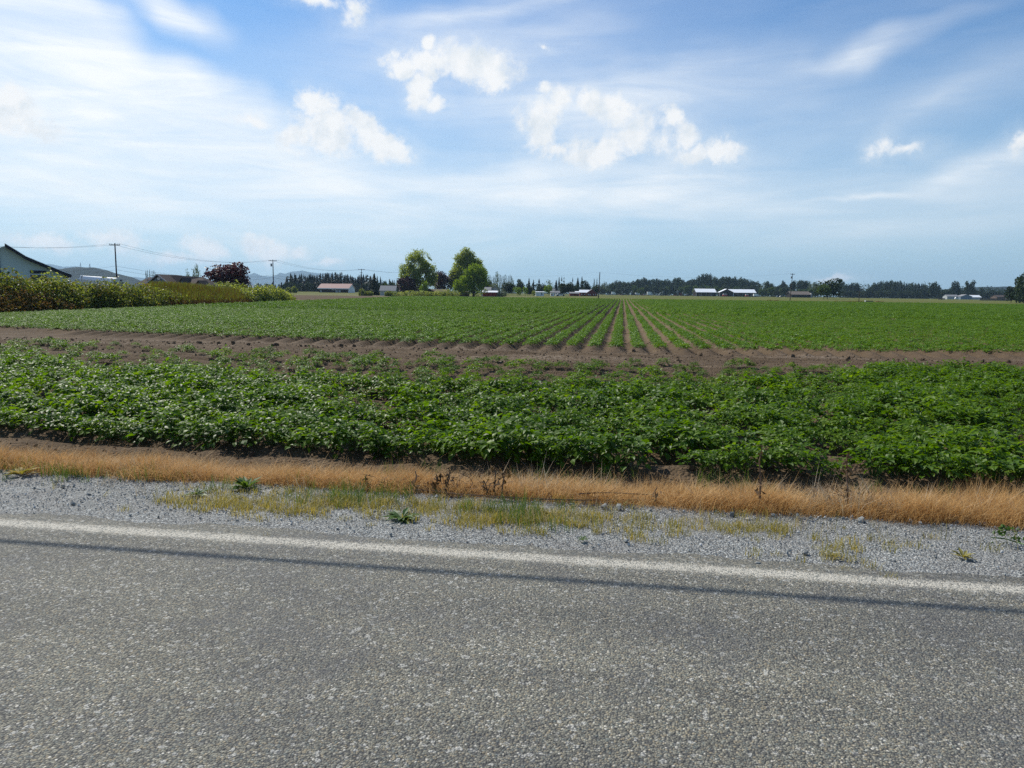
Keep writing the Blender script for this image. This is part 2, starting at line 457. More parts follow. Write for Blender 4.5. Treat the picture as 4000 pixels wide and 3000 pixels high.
def track_soil():
    m, t = new_mat('headland_soil')
    geo = t.n('ShaderNodeNewGeometry'); P = geo.outputs['Position']
    sp = t.n('ShaderNodeSeparateXYZ'); t.l(P, sp.inputs[0])
    n1 = t.noise(P, 0.5, 5, 0.6); n2 = t.noise(P, 8.0, 6, 0.7); vr = t.voro(P, 24.0)
    # dried lighter tyre lanes along the headland
    mp = t.n('ShaderNodeMapping'); t.l(P, mp.inputs[0]); mp.inputs['Scale'].default_value = (0.12, 1.0, 1)
    ln = t.noise(mp.outputs[0], 0.9, 5, 0.65, 0.3)
    f = t.math('ADD', t.math('MULTIPLY', n1, 0.45), t.math('MULTIPLY', n2, 0.45))
    c = t.ramp(f, [(0.28, (0.072, 0.048, 0.029)), (0.75, (0.175, 0.126, 0.080))])
    lane = t.math('MULTIPLY', t.smooth(ln, 0.50, 0.66), t.smooth(n2, 0.40, 0.62))
    band = t.math('MULTIPLY', t.smooth(sp.outputs[1], 20.5, 22.5), t.smooth(sp.outputs[1], 31.0, 27.5))
    c = t.mix(t.math('MULTIPLY', t.math('MULTIPLY', lane, band), 0.75), c, (0.30, 0.235, 0.175))
    h = t.math('ADD', t.math('MULTIPLY', n2, 0.8), t.math('MULTIPLY', vr.outputs['Distance'], -0.5))
    finish(t, princ(t, c, 0.95, 0.12, 0, bump(t, h, 1.0, 0.06)))
    return m
M['headland'] = track_soil()
def meadow_mat():
    m, t = new_mat('meadow_ground')
    geo = t.n('ShaderNodeNewGeometry'); P = geo.outputs['Position']
    mp = t.n('ShaderNodeMapping'); t.l(P, mp.inputs[0]); mp.inputs['Scale'].default_value = (0.35, 1.0, 1)
    n1 = t.noise(mp.outputs[0], 0.02, 6, 0.6); n2 = t.noise(P, 1.2, 5, 0.65)
    f = t.math('ADD', t.math('MULTIPLY', n1, 0.7), t.math('MULTIPLY', n2, 0.35))
    c = t.ramp(f, [(0.32, (0.060, 0.078, 0.018)), (0.5, (0.105, 0.110, 0.026)), (0.62, (0.108, 0.118, 0.028)), (0.75, (0.07, 0.105, 0.022))])
    finish(t, princ(t, c, 0.95, 0.1, 0, bump(t, n2, 1.0, 0.15)))
    return m
M['meadowground'] = meadow_mat()
M['dust'] = plain('pale_dirt_lane', (0.34, 0.28, 0.20), 0.95, 0.1, var=.15, scale=.5)
M['vergesoil'] = soilmat('verge_soil', (0.13, 0.09, 0.055), (0.24, 0.17, 0.11), 0.3)
def gravel_mat():
    m, t = new_mat('crushed_gravel')
    geo = t.n('ShaderNodeNewGeometry'); P = geo.outputs['Position']
    vr = t.voro(P, 82.0); v2 = t.voro(P, 160.0); n1 = t.noise(P, 1.1, 5, 0.6); n2 = t.noise(P, 6.0, 4, .6)
    sc = t.n('ShaderNodeSeparateColor'); t.l(vr.outputs['Color'], sc.inputs[0])
    c = t.ramp(sc.outputs[0], [(0.0, (0.16, 0.165, 0.158)), (0.35, (0.265, 0.275, 0.264)), (0.65, (0.36, 0.372, 0.358)), (0.88, (0.46, 0.47, 0.45)), (1.0, (0.64, 0.635, 0.60))])
    c = t.mix(t.smooth(sc.outputs[1], 0.86, 0.95, 0, .6), c, (0.36, 0.30, 0.22))
    c = t.mix(t.smooth(vr.outputs['Distance'], 0.35, 0.75, 0.0, 0.75), c, (0.07, 0.07, 0.072))
    c = t.mix(t.smooth(n1, 0.42, 0.68, 0, 0.45), c, (0.20, 0.185, 0.17))
    h = t.math('SUBTRACT', t.math('MULTIPLY', vr.outputs['Distance'], -1.0), t.math('MULTIPLY', v2.outputs['Distance'], .3))
    finish(t, princ(t, c, 0.85, 0.25, 0, bump(t, h, 1.0, 0.012)))
    return m
M['gravel'] = gravel_mat()
M['stone'] = plain('gravel_stone', (0.33, 0.35, 0.37), 0.85, 0.25, var=.1, scale=30)
def stone_mat():
    m, t = new_mat('loose_stone')
    oi = t.n('ShaderNodeObjectInfo')
    c = t.ramp(oi.outputs['Random'], [(0, (0.16, 0.164, 0.158)), (0.4, (0.235, 0.245, 0.235)), (0.75, (0.36, 0.37, 0.355)), (0.93, (0.60, 0.60, 0.58)), (1, (0.38, 0.31, 0.23))])
    finish(t, princ(t, c, 0.8, 0.25))
    return m
M['loosestone'] = stone_mat()
def asphalt(line=False):
    m, t = new_mat('road_line_paint' if line else 'chip_seal_asphalt')
    geo = t.n('ShaderNodeNewGeometry'); P = geo.outputs['Position']
    spx = t.n('ShaderNodeSeparateXYZ'); t.l(P, spx.inputs[0])
    wp = t.vmath('ADD', P, t.vmath('MULTIPLY', t.noise(P, 40, 2, .5, 0, 'Color'), (0.012, 0.012, 0)))
    vr = t.voro(wp, 122.0); v2 = t.voro(wp, 60.0)
    sc = t.n('ShaderNodeSeparateColor'); t.l(vr.outputs['Color'], sc.inputs[0])
    s2 = t.n('ShaderNodeSeparateColor'); t.l(v2.outputs['Color'], s2.inputs[0])
    big = t.noise(P, 0.9, 5, 0.6); mid = t.noise(P, 5.0, 5, 0.65)
    c = t.ramp(sc.outputs[0], [(0.0, (0.076, 0.074, 0.064)), (0.30, (0.133, 0.130, 0.109)), (0.60, (0.188, 0.179, 0.142)), (0.85, (0.248, 0.234, 0.182)), (0.95, (0.33, 0.31, 0.25)), (1.0, (0.58, 0.55, 0.48))])
    c = t.mix(t.smooth(sc.outputs[1], 0.80, 0.92, 0, .65), c, (0.31, 0.255, 0.165))
    c = t.mix(t.smooth(sc.outputs[2], 0.82, 0.92, 0, .5), c, (0.14, 0.18, 0.18))
    c = t.mix(t.smooth(s2.outputs[0], 0.93, 0.97, 0, .8), c, (0.45, 0.44, 0.40))
    c = t.mix(t.smooth(vr.outputs['Distance'], 0.40, 0.80, 0, .8), c, (0.045, 0.045, 0.048))
    # binder showing through where chips are lost, wheel paths polished paler
    lanev = t.n('ShaderNodeMapping'); t.l(P, lanev.inputs[0]); lanev.inputs['Scale'].default_value = (0.16, 1.1, 1)
    lane_n = t.noise(lanev.outputs[0], 1.3, 5, 0.6, 0.4)
    c = t.mix(t.smooth(lane_n, 0.42, 0.62, 0.0, 0.42), c, t.mix(1.0, c, (0.55, 0.56, 0.60), 'MULTIPLY'))
    bleed = t.smooth(t.math('ADD', t.math('MULTIPLY', big, 0.65), t.math('MULTIPLY', mid, 0.35)), 0.46, 0.62, 0, 0.75)
    c = t.mix(bleed, c, t.mix(.5, c, (0.07, 0.072, 0.082)))
    wh = t.math('ABSOLUTE', t.math('SUBTRACT', spx.outputs[1], 2.65))
    c = t.mix(t.smooth(wh, 0.55, 0.15, 0, .25), c, t.mix(1.0, c, (1.35, 1.32, 1.22), 'MULTIPLY'))
    h = t.math('MULTIPLY', vr.outputs['Distance'], -1.0)
    rough = 0.75
    if line:
        d = t.math('ABSOLUTE', t.math('SUBTRACT', spx.outputs[1], 3.975))
        dd = t.math('ADD', d, t.math('MULTIPLY', t.math('SUBTRACT', sc.outputs[1], 0.5), 0.045))
        dd = t.math('ADD', dd, t.math('MULTIPLY', t.math('SUBTRACT', mid, 0.5), 0.05))
        mask = t.smooth(dd, 0.088, 0.024)
        wear = t.smooth(t.math('ADD', sc.outputs[2], t.math('MULTIPLY', big, .5)), 0.80, 1.10, 0, .85)
        mask = t.math('MULTIPLY', mask, t.math('SUBTRACT', 1.0, wear))
        pc = t.mix(t.smooth(vr.outputs['Distance'], 0.3, 0.8, 0, .45), (0.52, 0.485, 0.41), (0.27, 0.255, 0.22))
        c = t.mix(mask, c, pc)
    finish(t, princ(t, c, rough, 0.25, 0, bump(t, h, 0.9, 0.006)))
    return m
M['asphalt'] = asphalt()
M['line'] = asphalt(True)

# ------------------------------------------------------------------ terrain
def sst(a, b, x):
    t = np.clip((x - a) / (b - a), 0, 1); return t * t * (3 - 2 * t)
def vnoise(X, Y, sc, seed=0):
    # smooth value noise on arrays
    rng = np.random.RandomState(seed); T = rng.rand(256, 256)
    x = X / sc; y = Y / sc
    xi = np.floor(x).astype(int); yi = np.floor(y).astype(int)
    fx = x - xi; fy = y - yi; fx = fx * fx * (3 - 2 * fx); fy = fy * fy * (3 - 2 * fy)
    g = lambda a, b: T[a % 256, b % 256]
    return (g(xi, yi) * (1 - fx) + g(xi + 1, yi) * fx) * (1 - fy) + (g(xi, yi + 1) * (1 - fx) + g(xi + 1, yi + 1) * fx) * fy
def fbm(X, Y, sc, seed=0, o=4):
    s = 0; a = .5
    for i in range(o):
        s = s + a * vnoise(X, Y, sc / 2 ** i, seed + i); a *= .5
    return s
ROWP = 0.88
ROW0 = 8.80                      # first near row
def rowend(X):
    return 29.0 + np.where(X < 0, np.minimum(0.0045 * X * X, 6), np.minimum(0.010 * X * X, 5))
def bend(X):
    return np.where(X < 0, np.minimum(0.008 * X * X, 3.2), np.minimum(0.004 * X * X, 2.0))
def base_z(X, Y):
    z = np.zeros_like(Y, dtype=float)
    z = z - 0.07 * sst(4.2, 5.4, Y) - 0.72 * sst(5.3, 7.5, Y) + 0.14 * sst(7.55, 8.4, Y)
    z = z - 0.06 * sst(21.5, 23, Y)
    z = z + 0.26 * sst(140, 290, Y)
    return z
def ridge_profile(u):            # u in rows; a broad flat-topped hill
    c = np.cos(2 * np.pi * u)
    return 0.5 + 0.5 * np.sign(c) * np.abs(c) ** 0.8
def near_z(X, Y):
    z = base_z(X, Y)
    Yb = Y - bend(X)
    r = ridge_profile((Yb - ROW0) / ROWP)
    amp = 0.13 * sst(8.3, 8.7, Yb) * (1 - sst(22.4, 23.2, Yb))
    z = z + amp * (r - 0.35) * (0.75 + 0.5 * vnoise(X, Y, 0.9, 3))
    fld = sst(7.75, 8.3, Y)
    z = z + fld * ((fbm(X, Y, 0.9, 11) - .47) * 0.09 + (fbm(X, Y, 0.22, 17, 2) - .37) * 0.05)
    # bank crumbling toward the verge
    z = z + 0.05 * sst(7.9, 8.5, Y) * (1 - sst(8.6, 9.2, Y)) * vnoise(X, Y, .4, 5) * 2
    # tyre ruts in the headland
    for yc, wd in ((23.6, .28), (25.3, .28), (26.6, .22)):
        wob = yc + 0.25 * np.sin(X * .13 + yc)
        z = z - 0.07 * np.exp(-((Y - wob) / wd) ** 2) + 0.04 * np.exp(-((np.abs(Y - wob) - wd * 1.6) / .12) ** 2) * vnoise(X, Y, .3, 9)
    # row ends rise out of the headland
    re = rowend(X)
    a2 = 0.20 * sst(re - 1.7, re - 0.2, Y)
    z = z + a2 * (ridge_profile(X / ROWP + 0.25) - .30)
    return z
def far_z(X, Y):
    amp = 0.20
    return base_z(X, Y) + amp * (ridge_profile(X / ROWP + 0.25) - .30)
def grid(name, xs, ys, zf, mat, label=None, smooth=True):
    X, Y = np.meshgrid(xs, ys)
    Z = zf(X, Y)
    V = np.stack([X, Y, Z], -1).reshape(-1, 3)
    nx, ny = len(xs), len(ys)
    i = (np.arange(ny - 1)[:, None] * nx + np.arange(nx - 1)[None]).reshape(-1)
    Fc = np.stack([i, i + 1, i + nx + 1, i + nx], 1)
    o = link(name, mesh(name, V, Fc, mat, smooth))
    o['kind'] = 'structure'
    if label: o['label'] = label
    return o
def nonuni(lo, hi, fine0, fine1, sf, sc_):
    a = list(np.arange(lo, fine0, sc_)) + list(np.arange(fine0, fine1, sf)) + list(np.arange(fine1, hi + sc_, sc_))
    return np.array(a)
# the land out to the horizon
def land_z(X, Y):
    z = -1.15 + 0 * X
    z = z + 0.62 * sst(255, 268, Y) + 0.98 * sst(268, 520, Y)
    z = z + 0.35 * sst(-52, -75, -(-X)) * 0
    left = sst(52, 56, -X - 0.15 * (Y - 53)) * sst(15, 30, Y) * (1 - sst(255, 262, Y))
    return z + 0.42 * left
xs = np.array(sorted(set(list(range(-13000, -1200, 1200)) + list(range(-1200, 1201, 60)) + list(range(-100, 20, 4)) + list(range(1200, 13001, 1200)))), float)
ys = np.array(sorted(set(list(range(-13000, -1200, 1200)) + list(range(-1200, -10, 100)) + list(range(-10, 300, 8)) + [255, 258, 262, 265, 268] + list(range(300, 700, 25)) + list(range(700, 13001, 900)))), float)
ys = ys[(ys < -9) | (ys > 6.5)]
grid('ground', xs, ys[ys > 6.5], land_z, M['meadowground'])
grid('rear_ground', xs, np.append(ys[ys < -9], [-9, -5.5]), lambda X, Y: -0.25 + 0 * X, M['meadowground'])
grid('near_field_ground', nonuni(-60, 60, -26, 26, 0.10, 0.5), np.concatenate([np.arange(7.6, 12, 0.055), np.arange(12, 34.6, 0.11)]), near_z, M['headland'])
grid('potato_field_ground', np.arange(-150, 290, ROWP / 8), np.concatenate([np.arange(34.4, 60, 2.0), np.arange(60, 268, 8.0)]), far_z, M['soil'])
grid('side_field_ground_east', np.arange(60, 300, 4.0), np.arange(6, 36, 2.0), lambda X, Y: -0.9 + 0 * X, M['soil'])
grid('verge_ground', nonuni(-70, 70, -10, 10, 0.08, 1.0), np.arange(5.40, 8.0, 0.1), lambda X, Y: base_z(X, Y) - .006 - .05 * (1 - sst(5.5, 5.75, Y)) + (fbm(X, Y, .5, 21) - .47) * .08, M['vergesoil'])
grid('gravel_shoulder', nonuni(-70, 70, -9, 9, 0.05, 1.0), np.arange(4.05, 5.80, 0.05), lambda X, Y: base_z(X, Y) - 0.010 + (fbm(X, Y, .3, 31) - .47) * .04 * sst(4.3, 4.7, Y) - 0.10 * sst(5.56, 5.80, Y), M['gravel'])
# road with a ragged outer edge
xe = nonuni(-300, 300, -9, 9, 0.02, 3.0)
edge = 4.16 + 0.07 * (fbm(xe, xe * 0, 0.5, 41, 5) - .47) * 2 + 0.03 * vnoise(xe, xe * 0 + 3, .05, 44)
V = np.concatenate([np.stack([xe, edge, 0 * xe + .002], 1), np.stack([xe, 0 * xe + 3.8, 0 * xe + .002], 1), np.stack([xe, 0 * xe - 3.4, 0 * xe + .002], 1),
                    np.stack([xe, edge, 0 * xe - .03], 1)])
n = len(xe); i = np.arange(n - 1)
Fc = np.concatenate([np.stack([i + n, i + n + 1, i + 1, i], 1), np.stack([i + 2*n, i + 2*n + 1, i + n + 1, i + n], 1), np.stack([i, i + 1, i + 3*n + 1, i + 3*n], 1)])
rd = link('road', mesh('road', V, Fc, M['asphalt'])); rd['kind'] = 'structure'
ln = link('road_edge_line', mesh('road_edge_line', [(x_, y_, z_) for y_, z_ in ((3.80, .0025), (3.86, .006), (4.08, .006), (4.13, .0025)) for x_ in (-300, 300)], [[0, 1, 3, 2], [2, 3, 5, 4], [4, 5, 7, 6]], M['line'])); ln['kind'] = 'structure'
grid('rear_shoulder', np.arange(-300, 301, 50.), np.array([-5.6, -3.3]), lambda X, Y: -0.01 - .24 * (Y < -5) + 0 * X, M['gravel'])
# pale farm lane along the far edge of the crop
lane = MB()
for a, b, y0, y1 in ((-105, 8, 269.5, 272.0), (20, 120, 270.5, 272.2), (-140, -60, 300, 303), (-150, -40, 330, 334)):
    zz = float(land_z(np.array(0.), np.array((y0 + y1) / 2))) + 0.10
    lane.poly([(a, y0, zz), (b, y0, zz), (b, y1, zz + .03), (a, y1, zz + .03)])
lo_ = lane.put('dirt_lane', M['dust']); lo_['kind'] = 'structure'

# ------------------------------------------------------------------ scatter by geometry nodes (for what nobody could count)
def proto_collection(name, meshes):
    c = bpy.data.collections.new(name)
    for k, me in enumerate(meshes):
        o = bpy.data.objects.new('%s_%02d' % (name, k), me)
        c.objects.link(o)
    return c
def scatter(name, coll, P, rot, scl, idx, label, cat=None):
    me = bpy.data.meshes.new(name)
    me.vertices.add(len(P)); me.vertices.foreach_set('co', np.asarray(P, dtype=np.float32).ravel())
    for an, tp, arr in (('rot', 'FLOAT_VECTOR', rot), ('scl', 'FLOAT_VECTOR', scl)):
        a = me.attributes.new(an, tp, 'POINT'); a.data.foreach_set('vector', np.asarray(arr, dtype=np.float32).ravel())
    a = me.attributes.new('pick', 'INT', 'POINT'); a.data.foreach_set('value', np.asarray(idx, dtype=np.int32))
    me.update()
    o = link(name, me)
    ng = bpy.data.node_groups.new(name + '_nodes', 'GeometryNodeTree')
    ng.interface.new_socket('Geometry', in_out='INPUT', socket_type='NodeSocketGeometry')
    ng.interface.new_socket('Geometry', in_out='OUTPUT', socket_type='NodeSocketGeometry')
    N = ng.nodes; L = ng.links
    gi = N.new('NodeGroupInput'); go = N.new('NodeGroupOutput')
    ci = N.new('GeometryNodeCollectionInfo'); ci.inputs['Collection'].default_value = coll
    ci.inputs['Separate Children'].default_value = True; ci.inputs['Reset Children'].default_value = True
    ip = N.new('GeometryNodeInstanceOnPoints'); ip.inputs['Pick Instance'].default_value = True
    def attr(nm, tp):
        x = N.new('GeometryNodeInputNamedAttribute'); x.data_type = tp; x.inputs['Name'].default_value = nm
        return x.outputs['Attribute']
    er = N.new('FunctionNodeEulerToRotation')
    L.new(gi.outputs[0], ip.inputs['Points']); L.new(ci.outputs[0], ip.inputs['Instance'])
    L.new(attr('rot', 'FLOAT_VECTOR'), er.inputs[0]); L.new(er.outputs[0], ip.inputs['Rotation'])
    L.new(attr('scl', 'FLOAT_VECTOR'), ip.inputs['Scale']); L.new(attr('pick', 'INT'), ip.inputs['Instance Index'])
    L.new(ip.outputs[0], go.inputs[0])
    md = o.modifiers.new('scatter', 'NODES'); md.node_group = ng
    tag(o, label, cat, None, 'stuff')
    return o
def s3(a): return np.stack([a, a, a], 1)

# ------------------------------------------------------------------ potato plants
def potato(seed, ncomp, R, Hh, ll, folded=True):
    rng = np.random.RandomState(seed)
    V = []; Fc = []; mi = []
    stems = MB()
    for k in range(ncomp):
        a = rng.uniform(0, 2 * math.pi); q = math.sqrt(rng.uniform(0.0, 1)); 
        zt = Hh * (1.0 - 0.55 * q ** 2.2) * rng.uniform(0.5, 1.05)
        cx, cy = R * q * math.cos(a) * .8, R * q * math.sin(a) * .8
        d = Vector((math.cos(a + rng.normal(0, .5)), math.sin(a + rng.normal(0, .5)), rng.uniform(-.25, .45))).normalized()
        side = d.cross(Vector((0, 0, 1))).normalized()
        L = ll * rng.uniform(1.5, 2.3)
        o0 = Vector((cx, cy, zt))
        lf = [(1.0, 0, 1.15), (.62, 1, .95), (.62, -1, .95), (.25, 1, .75), (.25, -1, .75)]
        if not folded: lf = lf[:3]
        for (s_, sd_, sz) in lf:
            p = o0 + d * (L * s_) - Vector((0, 0, 1)) * (0.25 * L * s_ * s_)
            ld = (d if sd_ == 0 else (d * .45 + side * sd_)).normalized()
            ld = (ld + Vector(rng.normal(0, .22, 3))).normalized()
            ld.z -= rng.uniform(0.0, .45); ld.normalize()
            up = Vector((rng.normal(0, .30), rng.normal(0, .30), 1)).normalized()
            w_ = ld.cross(up).normalized(); nn = w_.cross(ld).normalized()
            l_ = ll * sz * rng.uniform(.8, 1.25); wd = l_ * rng.uniform(.30, .38)
            b = len(V)
            if folded:
                pts = [p, p + ld*l_*.38 + w_*wd + nn*l_*.10, p + ld*l_*.80 + w_*wd*.55 + nn*l_*.02, p + ld*l_*1.05 - nn*l_*.14,
                       p + ld*l_*.80 - w_*wd*.55 + nn*l_*.02, p + ld*l_*.38 - w_*wd + nn*l_*.10, p + ld*l_*.45 + nn*l_*.01]
                V += [tuple(x) for x in pts]
                Fc += [[b, b+6, b+1], [b+1, b+6, b+2], [b+2, b+6, b+3], [b+3, b+6, b+4], [b+4, b+6, b+5], [b+5, b+6, b]]
            else:
                V += [tuple(p), tuple(p + ld*l_*.45 + w_*wd*1.1 + nn*l_*.08), tuple(p + ld*l_ - nn*l_*.1), tuple(p + ld*l_*.45 - w_*wd*1.1 + nn*l_*.08)]
                Fc += [[b, b+2, b+1], [b, b+3, b+2]]
        if folded and k % 3 == 0:
            stems.tube([(cx * .2, cy * .2, -.03), (cx * .75, cy * .75, zt * .55), tuple(o0 + d * L * .6)], [.007, .005, .003], 3, False)
    return V, Fc, stems
pot_mesh = []; stem_mesh = []
for k in range(8):
    V, Fc, st = potato(100 + k, 44, 0.25, 0.36, 0.082)
    pot_mesh.append(mesh('foliage', V, Fc, M['potato'], False))
    stem_mesh.append(st.me('stem', M['potstem']))
mid_mesh = []
for k in range(6):
    V, Fc, st = potato(200 + k, 26, 0.15, 0.22, 0.082, False)
    mid_mesh.append(mesh('potato_mid', V, Fc, M['potatofar']))
far_mesh = []
for k in range(5):
    rng = np.random.RandomState(300 + k)
    nl = 150
    C = np.stack([rng.normal(0, .08, nl), rng.uniform(-.75, .75, nl), np.zeros(nl)], 1)
    C[:, 2] = (0.25 - 2.6 * C[:, 0] ** 2) * rng.uniform(.35, 1.15, nl) * (1 + .45 * np.sin(C[:, 1] * 17 + k))
    Nn = np.stack([rng.normal(0, .5, nl), rng.normal(0, .5, nl), np.ones(nl)], 1)
    V, Fc = leafquads(C, Nn, rng.uniform(.08, .15, nl), rng, .2, .75)
    far_mesh.append(mesh('potato_far', V, Fc, M['potatofar']))
rng = np.random.RandomState(7)
near = []
for r in range(16):
    yr = ROW0 + r * ROWP
    x = -34.0
    while x < 40:
        x += 0.28 + rng.uniform(-.04, .05)
        y = yr + float(bend(np.array(x))) + rng.normal(0, .05)
        xa, ya = np.array([x]), np.array([y])
        pn = float(fbm(xa, ya, 2.6, 61, 3)[0]); pf = float(fbm(xa, ya, 0.8, 71, 3)[0])
        # the far rows on the left and centre are thin and stunted
        lim = 15.7 + 1.4 * math.tanh((x - 1) / 3.0) + (7.5 if x > 4.5 else 0) * min(1, (x - 4.5) / 5)
        yb_ = yr
        thin = max(0.0, min(1.0, (yb_ - lim) / 1.8))
        if x < -6: thin = max(0.0, min(1.0, (yb_ - 14.4) / 1.6))
        
        keep = 1.0 - (0.70 if x < -6 else 0.52) * thin
        if pf < 0.355 and y > 9.5: keep *= .35 + .4 * thin
        if pn < 0.27: keep *= .7
        if y > 21.2: keep *= .7
        if r == 0:
            if x < -5.2 and False: keep = 0
            if (0.25 < x < .75) or (2.5 < x < 2.9) or (5.3 < x < 5.9): keep = 0
        if rng.rand() > keep: continue
        s = rng.uniform(.64, 1.15) * (1 - .50 * thin * rng.uniform(.4, 1.15)) * (0.70 + 0.62 * pf)
        if y < 16 : s *= 1.05
        near.append((x, y, float(near_z(xa, ya)[0]) + 0.0, rng.uniform(0, 6.283), s, rng.randint(8), rng.normal(0, .10), rng.normal(0, .10)))
near = np.array(near)
# in view first, then by nearness: the 300 that show largest are plants of their own
vec = near[:, :3] - np.array([[0, 0, CAMH]])
R3 = np.array(Mcam.to_3x3()); lc = vec @ R3
u = lc[:, 0] / -lc[:, 2]
order = np.argsort(np.hypot(near[:, 0], near[:, 1]) + 1000 * (np.abs(u) > 0.73))
own = order[:300]; rest = order[300:]
GP_ = 'potato plants in the rows beside the road'
VM = [(0, 'at the left picture edge'), (300, 'beyond the green blades far left'), (550, 'left of the bright green young weed'), (780, 'straight behind the bright green young weed'), (965, 'straight behind the dandelion clump'), (1180, 'just right of the dandelion clump'), (1410, 'behind the dark stalk among green blades'), (1580, 'behind the clover mat'),
      (1720, 'behind the drooping withered weeds'), (1940, 'behind the upright dead pair'), (2130, 'right of the upright dead pair'), (2340, 'behind the arched dead stem'), (2560, 'behind the short brown stump'), (2760, 'left of the tall dark stalk'), (2965, 'behind the tall dark stalk'), (3130, 'between the two dark stalks'), (3310, 'behind the curled leaf stalk'), (3520, 'right of the brown tangled clump'), (3760, 'above the right gravel weeds'), (4000, 'at the right picture edge')]
def vmark(q): return min(VM, key=lambda m_: abs(m_[0] - q))[1]
for j in own:
    x, y, z, rz, s, k, rx, ry = near[j]
    ri = int(round((y - float(bend(np.array(x))) - ROW0) / ROWP)); v_ = R3.T @ np.array([x, y, z + .2 - CAMH]); ppx = 2000 + FPX * v_[0] / -v_[2]
    r = empty('potato_plant', (x, y, z), 0, '%s potato plant in the %s crop row, %s' % ('low' if s < .88 else 'full' if s > 1.05 else 'bushy', ('first', 'second', 'third', 'fourth', 'fifth', 'sixth', 'seventh', 'eighth', 'ninth', 'tenth')[max(0, min(9, ri))], vmark(ppx)), 'potato plant', GP_)
    r.rotation_euler = (rx, ry, rz); r.scale = (s, s, s)
    link('foliage', pot_mesh[int(k)], r)['kind'] = 'stuff'
    link('stem', stem_mesh[int(k)], r)
pc = proto_collection('potato_proto', pot_mesh)
nr = near[rest]
scatter('potato_crop_headland', pc, nr[:, :3], np.stack([nr[:, 6], nr[:, 7], nr[:, 3]], 1), s3(nr[:, 4]), nr[:, 5].astype(int),
        'potato plants of the cross rows thinning out before the bare headland', 'potato crop')
# the long rows
def hedge_x(Y): return -49.0 - 0.15 * (Y - 53)
def rows(y0, y1, step, nm, coll, nproto, label, seed, sscale):
    rg = np.random.RandomState(seed)
    xs_ = np.arange(-168, 330) * ROWP - 0.25 * ROWP
    P = []; 
    for xr in xs_:
        ylo = max(y0, float(rowend(np.array(xr))) + .25)
        yy = np.arange(ylo, y1, step)
        # keep what the frame and a step aside could see
        yy = yy[(xr < 0.66 * yy + 14) & (xr > -0.98 * yy - 10) & (xr > hedge_x(yy) + 1.5 + 400 * (yy < 0))]
        if len(yy) == 0: continue
        P.append(np.stack([np.full(len(yy), xr), yy], 1))
    P = np.concatenate(P)
    if sscale < 2:
        kp = fbm(P[:, 0], P[:, 1], 1.1, seed + 5, 3) + .12 * rg.rand(len(P)) > .25
        P = P[kp]
    P = P + rg.normal(0, .035, P.shape)
    z = base_z(P[:, 0], P[:, 1]) + .20 * .60
    v = 0.80 + .5 * (fbm(P[:, 0], P[:, 1], 9, seed + 9, 3) - .45) + .5 * (fbm(P[:, 0], P[:, 1], 1.2, seed + 19, 2) - .37) + rg.uniform(-.2, .2, len(P))
    n_ = len(P)
    if sscale < 2:
        rot = np.stack([rg.normal(0, .1, n_), rg.normal(0, .1, n_), rg.uniform(0, 6.28, n_)], 1)
        scl = s3(v)
    else:
        rot = np.stack([0 * v, 0 * v, rg.randint(0, 2, n_) * math.pi], 1)
        scl = np.stack([v * 1.12, np.full(n_, 1.03), v * rg.uniform(.9, 1.15, n_)], 1)
    scatter(nm, coll, np.stack([P[:, 0], P[:, 1], z], 1), rot, scl, rg.randint(0, nproto, n_), label, 'potato crop')
mc = proto_collection('potato_mid_proto', mid_mesh)
fc_ = proto_collection('potato_far_proto', far_mesh)
rows(29, 75, 0.29, 'potato_crop_long_rows', mc, 6, 'green potato rows running away from the bare headland', 81, 1)
rows(75, 266, 1.45, 'potato_crop_far_rows', fc_, 5, 'far part of the green potato field merging to a smooth carpet', 91, 3)

# soil clods of the headland
def rock(seed, mat, nm, flat=.7):
    rg = np.random.RandomState(seed)
    P = np.array([(0,0,1),(.9,0,.45),(.28,.85,.45),(-.72,.53,.45),(-.72,-.53,.45),(.28,-.85,.45),(.72,.53,-.45),(-.28,.85,-.45),(-.9,0,-.45),(-.28,-.85,-.45),(.72,-.53,-.45),(0,0,-1)])
    P = P * rg.uniform(.65, 1.2, (12, 1)) * np.array([[1, rg.uniform(.65, 1), flat * rg.uniform(.7, 1.1)]])
    Fc = [(0,1,2),(0,2,3),(0,3,4),(0,4,5),(0,5,1),(1,6,2),(2,7,3),(3,8,4),(4,9,5),(5,10,1),(2,6,7),(3,7,8),(4,8,9),(5,9,10),(1,10,6),(11,7,6),(11,8,7),(11,9,8),(11,10,9),(11,6,10)]
    return mesh(nm, P, [list(f) for f in Fc], mat)
clods = [rock(k, M['soilnear'], 'clod') for k in range(5)]
cc = proto_collection('clod_proto', clods)
rg = np.random.RandomState(5)
n = 9000
X = rg.uniform(-32, 30, n); Y = np.where(rg.rand(n) < .55, 22 + 6.5 * rg.rand(n), np.where(rg.rand(n) < .5, rg.uniform(8.1, 9.2, n), rg.uniform(9, 23, n)))
ok = np.abs(X) < Y * .95 + 2
X = X[ok]; Y = Y[ok]; n = len(X)
sc_ = np.exp(rg.normal(-3.9, .55, n)) * np.where(Y > 20, 1.45, .9)
big_ = (np.abs(Y - 27.6) < .5) & (rg.rand(n) < .07); sc_ = np.where(big_, rg.uniform(.05, .13, n), np.clip(sc_ * .75, .008, .05))
scatter('soil_clods', cc, np.stack([X, Y, near_z(X, Y) + sc_ * .25], 1), rg.uniform(0, 6.28, (n, 3)), s3(sc_), rg.randint(0, 5, n), 'crumbled soil clods strewn over the bare headland', 'soil clods')

